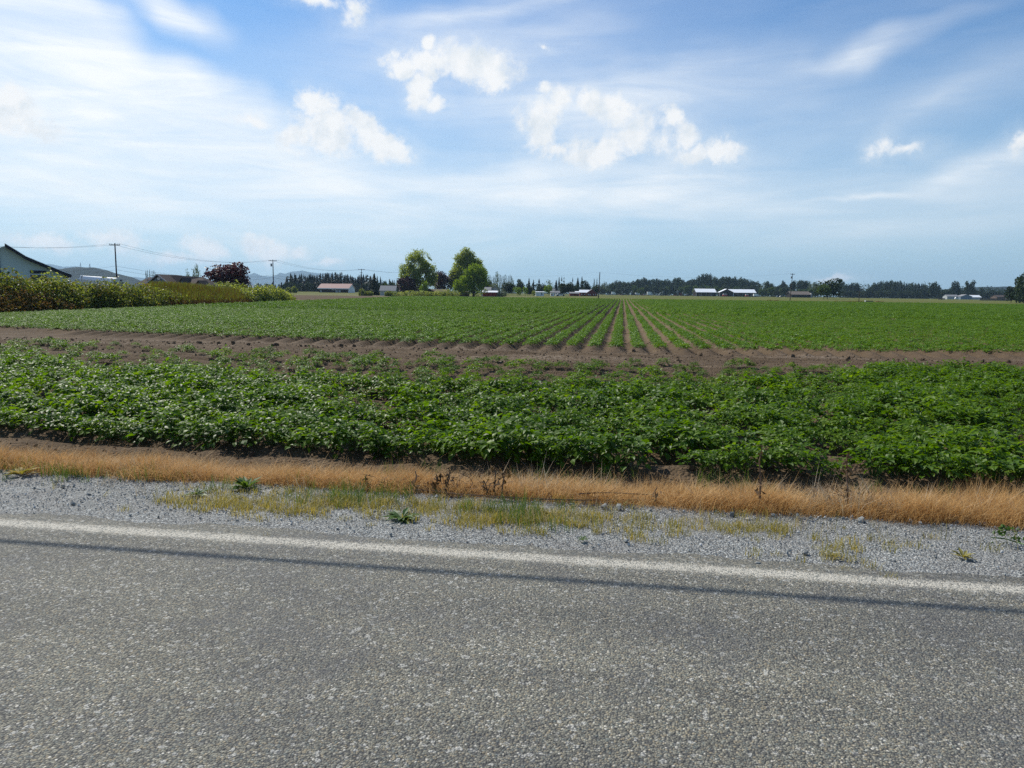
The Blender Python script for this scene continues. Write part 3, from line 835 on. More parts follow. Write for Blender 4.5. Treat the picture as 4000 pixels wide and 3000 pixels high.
# ------------------------------------------------------------------ gravel stones
stn = [rock(20 + k, M['loosestone'], 'stone', .6) for k in range(6)]
gc = proto_collection('stone_proto', stn)
rg = np.random.RandomState(15)
n = 26000
X = rg.uniform(-7.5, 6.8, n); Y = 4.12 + 1.36 * rg.rand(n) ** .72
sc_ = np.clip(np.exp(rg.normal(-5.55, .42, n)), .0025, .012)
edg = rg.rand(n) < .010; sc_ = np.where(edg, rg.uniform(.012, .022, n), sc_); Y = np.where(edg & (rg.rand(n) < .7), rg.uniform(5.3, 5.5, n), Y)
scatter('loose_gravel', gc, np.stack([X, Y, base_z(X, Y) + sc_ * .25 - .004], 1), rg.uniform(0, 6.28, (n, 3)), s3(sc_), rg.randint(0, 6, n), 'loose blue grey crushed stone along the road shoulder', 'gravel')
for (px, py, s) in ((3145, 2177, .022), (3075, 2181, .014), (2415, 1985, .028), (2360, 1982, .02), (3360, 2037, .026), (3115, 2025, .03), (2860, 2016, .024)):
    p = gp(px, py, -.03 if py > 2100 else -.07)
    o = link('pebble', stn[(px // 5) % 6], None, (p.x, p.y, float(base_z(np.array(p.x), np.array(p.y))) + s * .3), (px, py, px * .3), (s * 1.4, s * 1.2, s))
    tag(o, {3145: 'pale oval stone alone on the shoulder just above the white line', 3075: 'small grey stone beside the pale oval one on the shoulder', 2415: 'dark grey lump at the foot of the orange grass, end of a fallen stem',
        2360: 'brown grey stone touching the fallen stem at the gravel edge', 3360: 'white stone in the rim between gravel and straw, under the dead stalk clump', 3115: 'flat tan stone in the rim between gravel and straw', 2860: 'whitish stone at the rim of the orange straw, left of the tall dead stalk'}[px], 'stone', 'larger stones on the gravel shoulder')

# ------------------------------------------------------------------ grasses
def tuft(seed, nb, h, spread, wd, lean, mat, nm, curl=.5):
    rg = np.random.RandomState(seed)
    V = []; Fc = []
    for k in range(nb):
        a = rg.uniform(0, 6.283); q = spread * math.sqrt(rg.rand())
        x, y = q * math.cos(a), q * math.sin(a)
        hh = h * rg.uniform(.45, 1.1); b = rg.uniform(0, 6.283)
        dx, dy = math.cos(b) * lean * rg.rand() * hh, math.sin(b) * lean * rg.rand() * hh
        wx, wy = -math.sin(b) * wd, math.cos(b) * wd
        i = len(V)
        x1, y1, z1 = x + dx * .35, y + dy * .35, hh * .55
        x2, y2, z2 = x + dx * (1 + curl * .3), y + dy * (1 + curl * .3), hh * (1 - .12 * rg.rand() * curl)
        V += [(x - wx, y - wy, -.02), (x + wx, y + wy, -.02), (x1 + wx * .8, y1 + wy * .8, z1), (x1 - wx * .8, y1 - wy * .8, z1), (x2, y2, z2)]
        Fc += [[i, i+1, i+2, i+3], [i+3, i+2, i+4]]
    return mesh(nm, V, Fc, mat)
dg = [tuft(400 + k, 62, .34, .13, .0016, .55 + .1 * k, M['drygrass'], 'dry_tuft') for k in range(6)]
dgc = proto_collection('dry_tuft_proto', dg)
rg = np.random.RandomState(33)
n = 9500
X = rg.uniform(-10, 9.5, n); Y = 5.40 + 2.25 * rg.rand(n) ** .95
far_ok = Y < 7.40 + .35 * (fbm(X, Y * 0, .9, 51, 3) - .4) * 2
near_ok = Y > 5.42 + .35 * (fbm(X, X * 0 + 9, .7, 57, 3) - .40) * (X < 1.4)
ok = far_ok & near_ok & (fbm(X, Y, .35, 69, 2) > .19) & (np.abs(X) < Y * 1.05 + 1.5)
X = X[ok]; Y = Y[ok]; n = len(X)
hs = (.22 + .55 * fbm(X, Y, .8, 63, 3) + .85 * (fbm(X, Y, .28, 65, 2) - .06)) * rg.uniform(.8, 1.2, n) * np.clip(.55 + (Y - 5.5) * .55, .55, 1.0) * (1 + .28 * sst(0, 3.5, X))
scl = np.stack([np.ones(n), np.ones(n), hs], 1)
scatter('dry_verge_grass', dgc, np.stack([X, Y, base_z(X, Y) - .01], 1), np.stack([rg.normal(0, .12, n), rg.normal(0, .12, n), rg.uniform(0, 6.28, n)], 1), scl, rg.randint(0, 6, n), 'dry fine orange grass standing along the verge', 'grass')
# bleached straw, heavier toward the right and at the dead stalks
sg = [tuft(430 + k, 16, .42, .10, .0026, .9, M['palegrass'], 'straw_tuft', 1.0) for k in range(5)]
sgc = proto_collection('straw_tuft_proto', sg)
n = 260
X = rg.uniform(-4.5, 3.5, n); Y = 5.05 + rg.normal(0, .22, n); kp = (Y > 4.5) & (Y < 5.5) & (rg.rand(n) < np.where(np.abs(X + .6) < 2.2, 1, .35))
X = X[kp]; Y = Y[kp]; n = len(X)
scatter('thin_shoulder_straw', proto_collection('thin_straw_proto', [tuft(480 + k, 7, .15, .07, .0014, .7, M['palegrass' if k % 2 else 'weed'], 'thin_straw', .9) for k in range(4)]), np.stack([X, Y, base_z(X, Y) - .01], 1),
        np.stack([rg.normal(0, .2, n), rg.normal(0, .2, n), rg.uniform(0, 6.28, n)], 1), s3(rg.uniform(.4, 1.1, n)), rg.randint(0, 4, n), 'thin dry blades dotted over the gravel between weeds and verge', 'grass')
X = np.concatenate([rg.uniform(-9, 9, 120), rg.normal(1.5, .22, 80), rg.normal(-.62, .3, 60), rg.uniform(1.8, 5.2, 190)]); n = len(X)
Y = rg.uniform(5.50, 6.6, n)
scatter('bleached_straw', sgc, np.stack([X, Y, base_z(X, Y) - .01], 1), np.stack([rg.normal(0, .2, n), rg.normal(0, .2, n), rg.uniform(0, 6.28, n)], 1), s3(rg.uniform(.35, .78, n)), rg.randint(0, 5, n), 'bleached straw blades bent among the orange grass', 'grass')
# gravel weeds
wd_ = [tuft(450 + k, 20, .062, .065, .0020, 1.3, M['weed'], 'weed_tuft', 1.0) for k in range(5)]
wdc = proto_collection('weed_tuft_proto', wd_)
X = np.concatenate([rg.uniform(-3.35, -1.9, 240), rg.uniform(-3.1, 1.5, 1000), rg.uniform(-2.9, -.2, 520), rg.uniform(1.2, 3.6, 150)]); n = len(X)
Y = 4.82 + rg.normal(0, .23, n) + .03 * X * (X < 0) * -1 + np.where(X > 1.2, -.22, 0)
kp = fbm(X, Y, .45, 77, 3) + rg.normal(0, .30, n) + .06 * (X < -1.9) > .63
X = X[kp]; Y = Y[kp]; n = len(X)
scatter('gravel_weeds', wdc, np.stack([X, Y, base_z(X, Y) - .008], 1), np.stack([0 * X, 0 * X, rg.uniform(0, 6.28, n)], 1), s3(rg.uniform(.5, 1.25, n)), rg.randint(0, 5, n), 'low yellow green weeds growing in a broken band on the gravel', 'weeds')
gw = [tuft(470 + k, 14, .17, .06, .0018, .55, M['weedgreen'], 'green_tuft', .6) for k in range(5)]
gwc = proto_collection('green_tuft_proto', gw)
pp = []
for (px, py, sx, k) in ((300, 1825, 150, 24), (250, 1835, 40, 8), (550, 1850, 160, 18), (20, 1795, 90, 22), (1060, 1880, 200, 9), (1350, 1930, 170, 16), (1500, 1900, 90, 12), (1250, 1930, 100, 14), (1990, 1975, 60, 10), (2050, 2040, 80, 12), (1960, 1990, 100, 14), (1400, 1960, 200, 12), (2130, 2060, 90, 6)):
    for _ in range(k):
        p = gp(px + rg.normal(0, sx), py + rg.normal(0, 14) + 18, -.06)
        pp.append((p.x, min(p.y, 5.6)))
pp = np.array(pp); n = len(pp)
scatter('green_shoulder_grass', gwc, np.stack([pp[:, 0], pp[:, 1], base_z(pp[:, 0], pp[:, 1]) - .01], 1), np.stack([rg.normal(0, .15, n), rg.normal(0, .15, n), rg.uniform(0, 6.28, n)], 1), s3(rg.uniform(.5, 1.1, n)), rg.randint(0, 5, n), 'thin green grass blades at the edge of gravel and dry grass', 'grass')
# green grass at the bank above the straw
X = np.concatenate([rg.normal(-.6, .5, 60), rg.normal(1.35, .25, 40), rg.normal(2.9, .3, 20), rg.normal(-2, .5, 12)]); n = len(X); Y = rg.uniform(7.3, 8.4, n)
scatter('green_bank_grass', gwc, np.stack([X, Y, base_z(X, Y)], 1), np.stack([rg.normal(0, .2, n), rg.normal(0, .2, n), rg.uniform(0, 6.28, n)], 1), s3(rg.uniform(.9, 1.8, n)), rg.randint(0, 5, n), 'sparse green grass on the soil bank under the potato plants', 'grass')

def rosette(seed, n_, L, mat, nm, up=.5):
    rg = np.random.RandomState(seed); V = []; Fc = []
    for k in range(n_):
        a = rg.uniform(0, 6.283); d = Vector((math.cos(a), math.sin(a), rg.uniform(.2, 1) * up)).normalized(); s = d.cross(Vector((0, 0, 1))).normalized()
        l = L * rg.uniform(.6, 1.1); w_ = l * .13; b = len(V)
        p1 = d * l * .5; p2 = d * l - Vector((0, 0, l * .18))
        V += [(0, 0, 0), tuple(p1 + s * w_), tuple(p2), tuple(p1 - s * w_), tuple(p1 - Vector((0, 0, w_ * .4)))]
        Fc += [[b, b+4, b+1], [b+1, b+4, b+2], [b+2, b+4, b+3], [b+3, b+4, b]]
    return mesh(nm, V, Fc, mat)
def gz(p): return float(base_z(np.array(p.x), np.array(p.y)))
for (px, py, L, n_, mt, nm, lab, up) in ((965, 1898, .17, 34, 'weedgreen', 'dandelion_plant', 'dark green leafy dandelion clump where gravel meets orange grass', 1.1),
     (1570, 2042, .15, 40, 'weedgreen', 'clover_plant', 'low dark green clover mat within the yellow weeds on the gravel', .5),
     (770, 1935, .11, 24, 'weedgreen', 'young_weed', 'small bright green weed on bare gravel below the dry grass', .9),
     (85, 1845, .16, 22, 'weed', 'broad_weed', 'light green broad leaved weed at the far left gravel edge', .9),
     (2275, 2140, .05, 18, 'weedgreen', 'small_weed', 'tiny green weed between the road line and weed band', .9),
     (3760, 2205, .08, 26, 'weed', 'gravel_weed', 'yellow green weed near the right edge of the gravel', .9),
     (3260, 2210, .05, 22, 'weed', 'gravel_weed', 'small tuft of weed just above the white line, right half', .9),
     (3180, 1950, .07, 12, 'weedgreen', 'verge_weed', 'little green sprout at the foot of the dead stalk clump', .9)):
    p = gp(px, py, -.05)
    link(nm, rosette(px, n_, L, M[mt], nm, up), None, (p.x, p.y, gz(p) + .002))
    tag(bpy.data.objects[-1] if False else COL.objects[-1], lab, 'weed')
# dead stalks
def dead_stalk(px, py, h, lab, lean=0.0, leaves=12, seed=0, group=None):
    p = gp(px, py, -.08); rg = np.random.RandomState(seed + px)
    r = empty('dead_stalk', (p.x, max(5.45, p.y), gz(Vector((p.x, max(5.45, p.y), 0)))), rg.uniform(0, 6), lab, 'dead weed', group)
    pts = [(0, 0, -.03), (lean * .3, .005, h * .4), (lean * .7, -.01, h * .75), (lean, .01, h)]
    MB().tube(pts, [.009, .008, .006, .004], 5).put('stem', M['stick'], r)
    C = []; 
    for k in range(leaves):
        t_ = rg.uniform(.05, 1); C.append((lean * t_ + rg.normal(0, .022), rg.normal(0, .022), h * t_))
    V, Fc = leafquads(np.array(C), rg.normal(size=(leaves, 3)) * np.array([[1, 1, .3]]), rg.uniform(.025, .06, leaves), rg, .6, .35)
    link('withered_leaves', mesh('withered_leaves', V, Fc, M['deadleaf']), r)['kind'] = 'stuff'
    return r
dead_stalk(2965, 1985, .50, 'tall dark dead stalk standing alone against the potato leaves', .02, 16, 1)
dead_stalk(3310, 1980, .46, 'dark dead stalk with curled leaves rising behind the brown tangled clump', .03, 34, 2)
dead_stalk(1930, 1945, .24, 'short dead stalk, left one of the upright pair at mid verge', 0, 12, 3)
dead_stalk(1952, 1955, .19, 'short dead stalk, right one of the upright pair at mid verge', .02, 14, 4)
dead_stalk(1890, 1955, .13, 'small withered stalk just left of the upright pair', 0, 14, 5)
dead_stalk(1610, 1930, .16, 'withered stalk bent at the left end of the dead tangle', .06, 12, 6)
dead_stalk(1700, 1925, .17, 'drooping withered weed above the left end of the fallen stem', -.06, 26, 7)
dead_stalk(1735, 1935, .17, 'curled withered weed beside the drooping one above the fallen stem', .05, 30, 8)
dead_stalk(1410, 1930, .13, 'dark withered stalk among green blades left of the tangle', 0, 10, 9)
dead_stalk(2560, 1970, .14, 'short brown stump of weed at the right end of the fallen stem', 0, 6, 10)
def tangle(px, py, w_, h, nst, nlf, lab, seed):
    p = gp(px, py, -.1); rg = np.random.RandomState(seed)
    p.y = max(p.y, 5.5)
    r = empty('dead_weed_clump', (p.x, p.y, gz(p)), 0, lab, 'dead weed')
    b = MB()
    for k in range(nst):
        x0, y0 = rg.uniform(-w_, w_) / 2, rg.uniform(-.1, .15); x1 = x0 + rg.normal(0, .12); hh = h * rg.uniform(.3, 1.1)
        b.tube([(x0, y0, -.02), ((x0 + x1) / 2, y0, hh * .8), (x1, y0 + rg.normal(0, .05), hh)], [.004, .003, .002], 3, False)
    b.put('stems', M['stick'], r)['kind'] = 'stuff'
    C = np.stack([rg.normal(0, w_ * .3, nlf), rg.uniform(-.1, .15, nlf), np.abs(rg.normal(0, h * .4, nlf))], 1)
    V, Fc = leafquads(C, rg.normal(size=(nlf, 3)), rg.uniform(.015, .038, nlf), rg, .6, .4)
    link('withered_leaves', mesh('withered_leaves', V, Fc, M['deadleaf']), r)['kind'] = 'stuff'
tangle(3290, 1985, .55, .20, 60, 150, 'brown tangled clump of dead weeds at the verge in front of a dark stalk', 1)
tangle(1800, 1945, .50, .14, 36, 26, 'bleached and brown dead weed tangle lying between curled and upright stalks', 2)
tangle(1560, 1925, .5, .10, 30, 22, 'grey brown dead weed tangle at the left end of the fallen stems', 3)
def fallen(pts, rad, lab, z0=.03):
    P = []
    for (px, py) in pts:
        p = gp(px, py, -.09); P.append((p.x, p.y, gz(p) + z0))
    o = MB().tube(P, [rad * (1 - .5 * i / len(P)) for i in range(len(P))], 5).put('fallen_branch', M['stick'])
    tag(o, lab, 'dead stem', 'dead stems lying along the gravel edge')
fallen([(1690, 1938), (1800, 1955), (1960, 1966), (2130, 1975), (2270, 1978), (2400, 1973), (2560, 1962)], .007, 'longest dead stem lying along the gravel edge below the upright pair')
fallen([(2260, 1972), (2340, 1958), (2400, 1952), (2470, 1958), (2550, 1955)], .006, 'arched dead stem rising over the right end of the longest one', .07)
fallen([(1610, 1933), (1680, 1937)], .008, 'short pale stem at the left end, pointing at the drooping weed')
fallen([(2700, 1962), (2780, 1968), (2860, 1990)], .006, 'bent brown stem lying in the straw left of the tall dark stalk', .05)
r = empty('fallen_sprig', (0, 0, 0), 0, 'green leafy sprig lying on gravel at the right edge', 'sprig')
P = [gp(3870, 2120, -.05), gp(3925, 2125, -.05), gp(3960, 2140, -.05), gp(4010, 2160, -.05)]
MB().tube([(p.x, p.y, gz(p) + .03) for p in P], .004, 4).put('stem', M['potstem'], r)
C = np.array([(P[1].x + rg.normal(0, .03), P[1].y + rg.normal(0, .03), -.0 + rg.uniform(0, .07)) for _ in range(24)] + [(P[2].x + rg.normal(0, .05), P[2].y, rg.uniform(-.03, .02)) for _ in range(10)])
V, Fc = leafquads(C, rg.normal(size=(len(C), 3)), np.full(len(C), .04), rg, .3, .5)
link('leaves', mesh('leaves', V, Fc, M['weedgreen']), r)['kind'] = 'stuff'

# ------------------------------------------------------------------ overhead cable that shades the road (hangs above the frame)
hgt = 5.2
off = (hgt - 0) / math.tan(SUN_EL)
cy = 3.70 + off * math.cos(SUN_AZ)
for sx in (-1, 1):
    r = empty('utility_pole', (sx * 34, cy, -.7), 0, 'roadside wooden pole %s of the overhead cable beside the verge' % ('at the western end' if sx < 0 else 'at the eastern end'), 'utility pole')
    MB().tube([(0, 0, 0), (0, 0, 7.6)], [.17, .11], 10).put('pole', M['pole'], r)
cbl = []
for k in range(61):
    x = -34 + 68 * k / 60
    cbl.append((x, cy, hgt + 0.55 * (x / 34) ** 2 + .012 * math.sin(x * 5.1) + .01 * math.sin(x * 11)))
tag(MB().tube(cbl, .025, 6).put('overhead_cable', M['cable']), 'thick overhead cable strung along the road above the verge', 'cable')

# ------------------------------------------------------------------ trees
def landz(p):
    return float(land_z(np.array(float(p.x)), np.array(float(p.y))))
def crown_quads(lobes, n, size, seed, hollow=.5, flat=.35, holes=0.0):
    """lobes: (x,y,z,rx,ry,rz) ellipsoids; leaf clumps ride on and inside them."""
    rg = np.random.RandomState(seed)
    wt = np.array([l[3] * l[5] + l[4] * l[5] for l in lobes]); wt = wt / wt.sum()
    pick = rg.choice(len(lobes), n, p=wt)
    Ls = np.array(lobes)[pick]
    d = rg.normal(size=(n, 3)); d /= np.linalg.norm(d, axis=1, keepdims=True)
    q = hollow + (1 - hollow) * rg.rand(n) ** .6
    lump = np.sin(d[:, 0] * 7 + pick * 1.7 + seed) * np.sin(d[:, 1] * 6 + pick * 2.3) * np.sin(d[:, 2] * 7 + pick + seed * .7)
    q = q * (1 + .12 * rg.normal(size=n) + .32 * lump)
    C = Ls[:, :3] + d * Ls[:, 3:6] * q[:, None]
    if holes > 0:
        h = np.array([mnoise.noise(Vector(c) * holes) for c in C])
        C = C[h > -.16]; d = d[h > -.16]; 
    Nn = d * flat + rg.normal(size=C.shape) * .5 + np.array([0, 0, .35])
    return leafquads(C, Nn, size * rg.uniform(.6, 1.3, len(C)), rg, .25, .8)
def limb_mesh(seed, h, r0, forks, spread, top):
    rg = np.random.RandomState(seed); b = MB()
    b.tube([(0, 0, -.02 * h), (.005 * h, 0, h * .15), (0, .01 * h, h * .32), (.01 * h, 0, h * top)], [r0 * 1.25, r0, r0 * .8, r0 * .25], 7)
    for k in range(forks):
        a = 2.4 * k + rg.uniform(-.4, .4); z0 = h * rg.uniform(.18, top * .75); L = spread * rg.uniform(.6, 1)
        z1 = z0 + h * rg.uniform(.12, .3)
        b.tube([(0, 0, z0), (math.cos(a) * L * .45, math.sin(a) * L * .45, (z0 + z1) / 2 + .02 * h), (math.cos(a) * L, math.sin(a) * L, z1)], [r0 * .5, r0 * .32, r0 * .1], 5, False)
    return b.me('trunk', M['bark'], True)
def round_tree_mesh(seed, mat, n=1000, size=.10, base=.12):
    rg = np.random.RandomState(seed)
    lobes = [(0, 0, .56, .36, .36, .36)]
    for k in range(9):
        a = rg.uniform(0, 6.283); q = rg.uniform(.15, .30); z = rg.uniform(base + .14, .86)
        s = rg.uniform(.13, .22); lobes.append((q * math.cos(a), q * math.sin(a), z, s, s, s * rg.uniform(.8, 1.1)))
    V, Fc = crown_quads(lobes, n, size, seed, .5)
    V[:, 2] = np.clip(V[:, 2], base * .4, 1.02)
    return mesh('crown', V, Fc, mat)
def tall_tree_mesh(seed, mat, n=800, size=.105, w_=.5):
    rg = np.random.RandomState(seed); lobes = []
    for k in range(11):
        z = .16 + .80 * k / 11; r = .30 * (1 - (abs(z - .45) / .62) ** 2.2) + .06
        a = rg.uniform(0, 6.283); q = r * .5
        lobes.append((q * math.cos(a), q * math.sin(a), z, r, r, .13))
    V, Fc = crown_quads(lobes, n, size, seed, .4)
    return mesh('crown', V, Fc, mat)
def conifer_mesh(seed, mat, sparse=0.0, n=24):
    rg = np.random.RandomState(seed); V = []; Fc = []
    for k in range(n):
        t_ = k / (n - 1); z = .08 + .90 * t_
        R = .5 * (1 - t_) ** .72 + .03; m_ = int(11 - 5 * t_)
        if rg.rand() < sparse: continue
        a0 = rg.uniform(0, 6.28)
        for j in range(m_):
            a = a0 + 6.283 * j / m_ + rg.uniform(-.3, .3); r = R * rg.uniform(.55, 1.15)
            d = Vector((math.cos(a), math.sin(a), 0)); s = Vector((-d.y, d.x, 0))
            w_ = r * rg.uniform(.5, .75) + .02; dr = r * .16 * rg.uniform(.3, 1.3)
            b = len(V)
            V += [(0, 0, z + .03), tuple(d * r * .55 + s * w_ * .8 + Vector((0, 0, z - dr * .3))), tuple(d * r + Vector((0, 0, z - dr))),
                  tuple(d * r * .55 - s * w_ * .8 + Vector((0, 0, z - dr * .3))), tuple(d * r * .5 + Vector((0, 0, z - dr * 1.5 - .02)))]
            Fc += [[b, b+1, b+2], [b, b+2, b+3], [b+1, b+4, b+2], [b+2, b+4, b+3]]
    b = len(V); V += [(-.008, 0, .93), (.008, 0, .93), (0, .004, 1.0)]; Fc.append([b, b+1, b+2])
    return mesh('crown', V, Fc, mat)
def poplar_mesh(seed, mat):
    rg = np.random.RandomState(seed)
    lobes = [(rg.normal(0, .05), rg.normal(0, .05), .10 + .85 * k / 9, .30 * (1 - (abs(k / 9 - .4) / .72) ** 2) + .08, .36 * (1 - (abs(k / 9 - .4) / .72) ** 2) + .08, .10) for k in range(10)]
    V, Fc = crown_quads(lobes, 320, .10, seed, .3)
    V[:, 0] *= 1.2
    return mesh('crown', V, Fc, mat)
trunk_small = MB().tube([(0, 0, -.03), (0, 0, .3), (.01, 0, .8)], [.05, .04, .012], 6).me('trunk', M['bark'])
KINDS_ = {
 'conifer': ([conifer_mesh(500 + k, M['needle'], .08) for k in range(5)], 'conifer_tree'),
 'sparse_conifer': ([conifer_mesh(520 + k, M['needle'], .35, 18) for k in range(4)], 'conifer_tree'),
 'round': ([round_tree_mesh(540 + k, M['decid']) for k in range(5)], 'broadleaf_tree'),
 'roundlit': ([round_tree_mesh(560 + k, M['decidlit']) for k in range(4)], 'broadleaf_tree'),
 'tall': ([tall_tree_mesh(580 + k, M['decid']) for k in range(5)], 'broadleaf_tree'),
 'tallpale': ([tall_tree_mesh(600 + k, M['silver'], 260, .09) for k in range(3)], 'broadleaf_tree'),
 'poplar': ([poplar_mesh(620 + k, M['decid']) for k in range(4)], 'poplar_tree'),
 'plum': ([round_tree_mesh(640 + k, M['plum'], 5200, .055, .06) for k in range(2)], 'plum_tree'),
 'copper': ([round_tree_mesh(650 + k, M['copper'], 1300, .07, .2) for k in range(2)], 'beech_tree'),
 'light': ([round_tree_mesh(660 + k, M['maplelight'], 900, .08, .1) for k in range(3)], 'broadleaf_tree'),
 'bush': ([round_tree_mesh(670 + k, M['bramble'], 900, .075, .0) for k in range(3)], 'shrub'),
 'palebush': ([round_tree_mesh(680 + k, M['silver'], 700, .075, .0) for k in range(2)], 'shrub'),
}
TR = random.Random(3)
def tree(kind, px, top, wpx, D, label, group=None, base=None, cat='tree', drop=0.0):
    if px > 2345 and D > 450: D *= 1.55
    ms, nm = KINDS_[kind]
    p = at(px, D); z0 = landz(p) if base is None else base
    zt = zat(px, top, D); h = zt - z0; wd = wpx / FPX * D
    r = empty(nm, (p.x, p.y, z0 - drop), TR.uniform(0, 6.28), label, cat, group, None)
    k = TR.randrange(len(ms))
    link('crown', ms[k], r, None, None, (wd * (1.15 if kind in ('round', 'roundlit', 'light', 'plum', 'copper', 'bush', 'palebush') else 1.25 if kind != 'poplar' else 1.0),) * 2 + (h * (1.07 if kind in ('tall', 'round', 'conifer', 'sparse_conifer') and D > 480 else 1.0),))
    if wpx > 5:
        link('trunk', trunk_small, r, None, None, (min(wd * .8, h * .35),) * 2 + (h,))
    return r

# tree line of the wood, right of centre: one tree after another
MARKS = [(1010, 'the big domed bramble bush'), (1069, 'the transformer pole at left'), (1130, 'the two small far bushes'), (1190, 'the bare gap left of the open barn'), (1255, 'the left end of the long open barn'), (1300, 'the middle of the long open barn'), (1350, 'the right end of the long open barn'), (1410, 'the double armed pole'), (1445, 'the dense dark spruce'), (1480, 'the white walled shed, left side'), (1515, 'the white walled shed'), (1550, 'the purple plum by the maples'),
 (2345, 'the bare single post'), (2375, 'the low grey trailer'), (2400, 'the first white box truck'), (2434, 'the narrow yard machine'), (2474, 'the rounded dark farm truck'), (2505, 'the brown pallet stack'), (2538, 'the bright white van'), (2566, 'the crossing augers'), (2597, 'the yellow cab machine'), (2625, 'the gap before the tall combine'), (2654, 'the tall dark combine'), (2690, 'the gap beside the pole barn'), (2725, 'the left end of the pole barn roof'), (2758, 'the middle of the pole barn roof'), (2792, 'the right end of the pole barn roof'), (2838, 'the gabled barn'), (2880, 'the left of the long barn wing'), (2920, 'the right of the long barn wing'), (2956, 'the truck at the barn wing end'),
 (2995, 'the gap right of the barn wing'), (3045, 'the two cars between barns'), (3091, 'the drum pole'), (3128, 'the brown roofed barn'), (3175, 'the right end wall of the brown barn'), (3280, 'the big round tree, right flank'), (3310, 'the gap beside the big round tree'), (3356, 'the short post in the crop'), (3395, 'the plank box'), (3450, 'the field right of the plank box'), (3500, 'the middle of the right hand wood'), (3550, 'the tall part of the right hand wood'), (3600, 'the right end of the tall wood'), (3650, 'the flat topped tree'), (3700, 'the short pale fence'), (3740, 'the pair of trees by the sheds'), (3790, 'the dense pair of trees'), (3840, 'the left end of the plank fence'), (3890, 'the middle of the plank fence'), (3940, 'the right edge house')]
def near_mark(x): return min(MARKS, key=lambda m_: abs(m_[0] - x))[1]
def line(x0, x1, n, kinds, top0, top1, w0, w1, D0, D1, label, group, topf=None):
    for k in range(n):
        x = x0 + (x1 - x0) * (k + TR.uniform(.15, .85)) / n
        tp = topf(x) + TR.uniform(-4, 5) if topf else TR.uniform(top0, top1)
        kd = TR.choice(kinds); wq = TR.uniform(w0, w1)
        group = 'trees of the conifer stand left of centre' if x < 1600 else 'trees of the wood behind the farm yard' if x < 2965 else 'trees of the right hand woods'
        lb = '%s %s %s %s' % ('wide' if wq > (w0 + w1) / 2 else 'narrow', {'conifer': 'dark conifer', 'sparse_conifer': 'thin gappy conifer', 'round': 'round dark tree', 'roundlit': 'round green tree', 'tall': 'tall dark tree', 'tallpale': 'pale open tree'}[kd],
                              'on the skyline over' if topf else 'low down behind', near_mark(x))
        tree(kd, x, tp, wq, TR.uniform(D0, D1), lb, group)
def interp(tab):
    xs_, ys_ = zip(*tab)
    return lambda x: float(np.interp(x, xs_, ys_))
# far left conifers (px about 1010..1460)
line(1005, 1120, 9, ['round', 'conifer'], 1100, 1112, 14, 22, 560, 640, 'low dark tree far behind the bramble hedge, under the blue mountain', 'low dark trees left of the tall conifer stand')
cf1 = interp([(1115, 1080), (1130, 1074), (1150, 1072), (1165, 1082), (1178, 1072), (1195, 1080), (1215, 1074), (1240, 1074), (1262, 1067), (1290, 1075), (1300, 1070), (1330, 1066), (1350, 1075), (1375, 1078), (1390, 1092), (1402, 1074), (1430, 1076), (1460, 1082)])
line(1116, 1462, 46, ['conifer', 'conifer', 'conifer', 'sparse_conifer'], 0, 0, 20, 30, 600, 680, 'tall dark conifer in the stand behind the long open barn, left of centre', 'tall conifers behind the long open barn', cf1)
line(1110, 1470, 22, ['round', 'conifer'], 1098, 1110, 20, 30, 560, 590, 'low dark tree filling the foot of the conifer stand by the long open barn', 'low trees under the tall conifer stand')
line(1455, 1560, 9, ['sparse_conifer', 'conifer'], 1078, 1098, 12, 20, 620, 700, 'pointed conifer behind the white walled shed, left of the tall maples', 'conifers behind the white walled shed')
line(1470, 1560, 7, ['roundlit', 'round'], 1100, 1112, 18, 28, 470, 520, 'green broadleaf tree just behind the white walled shed', 'broadleaf trees behind the white walled shed')
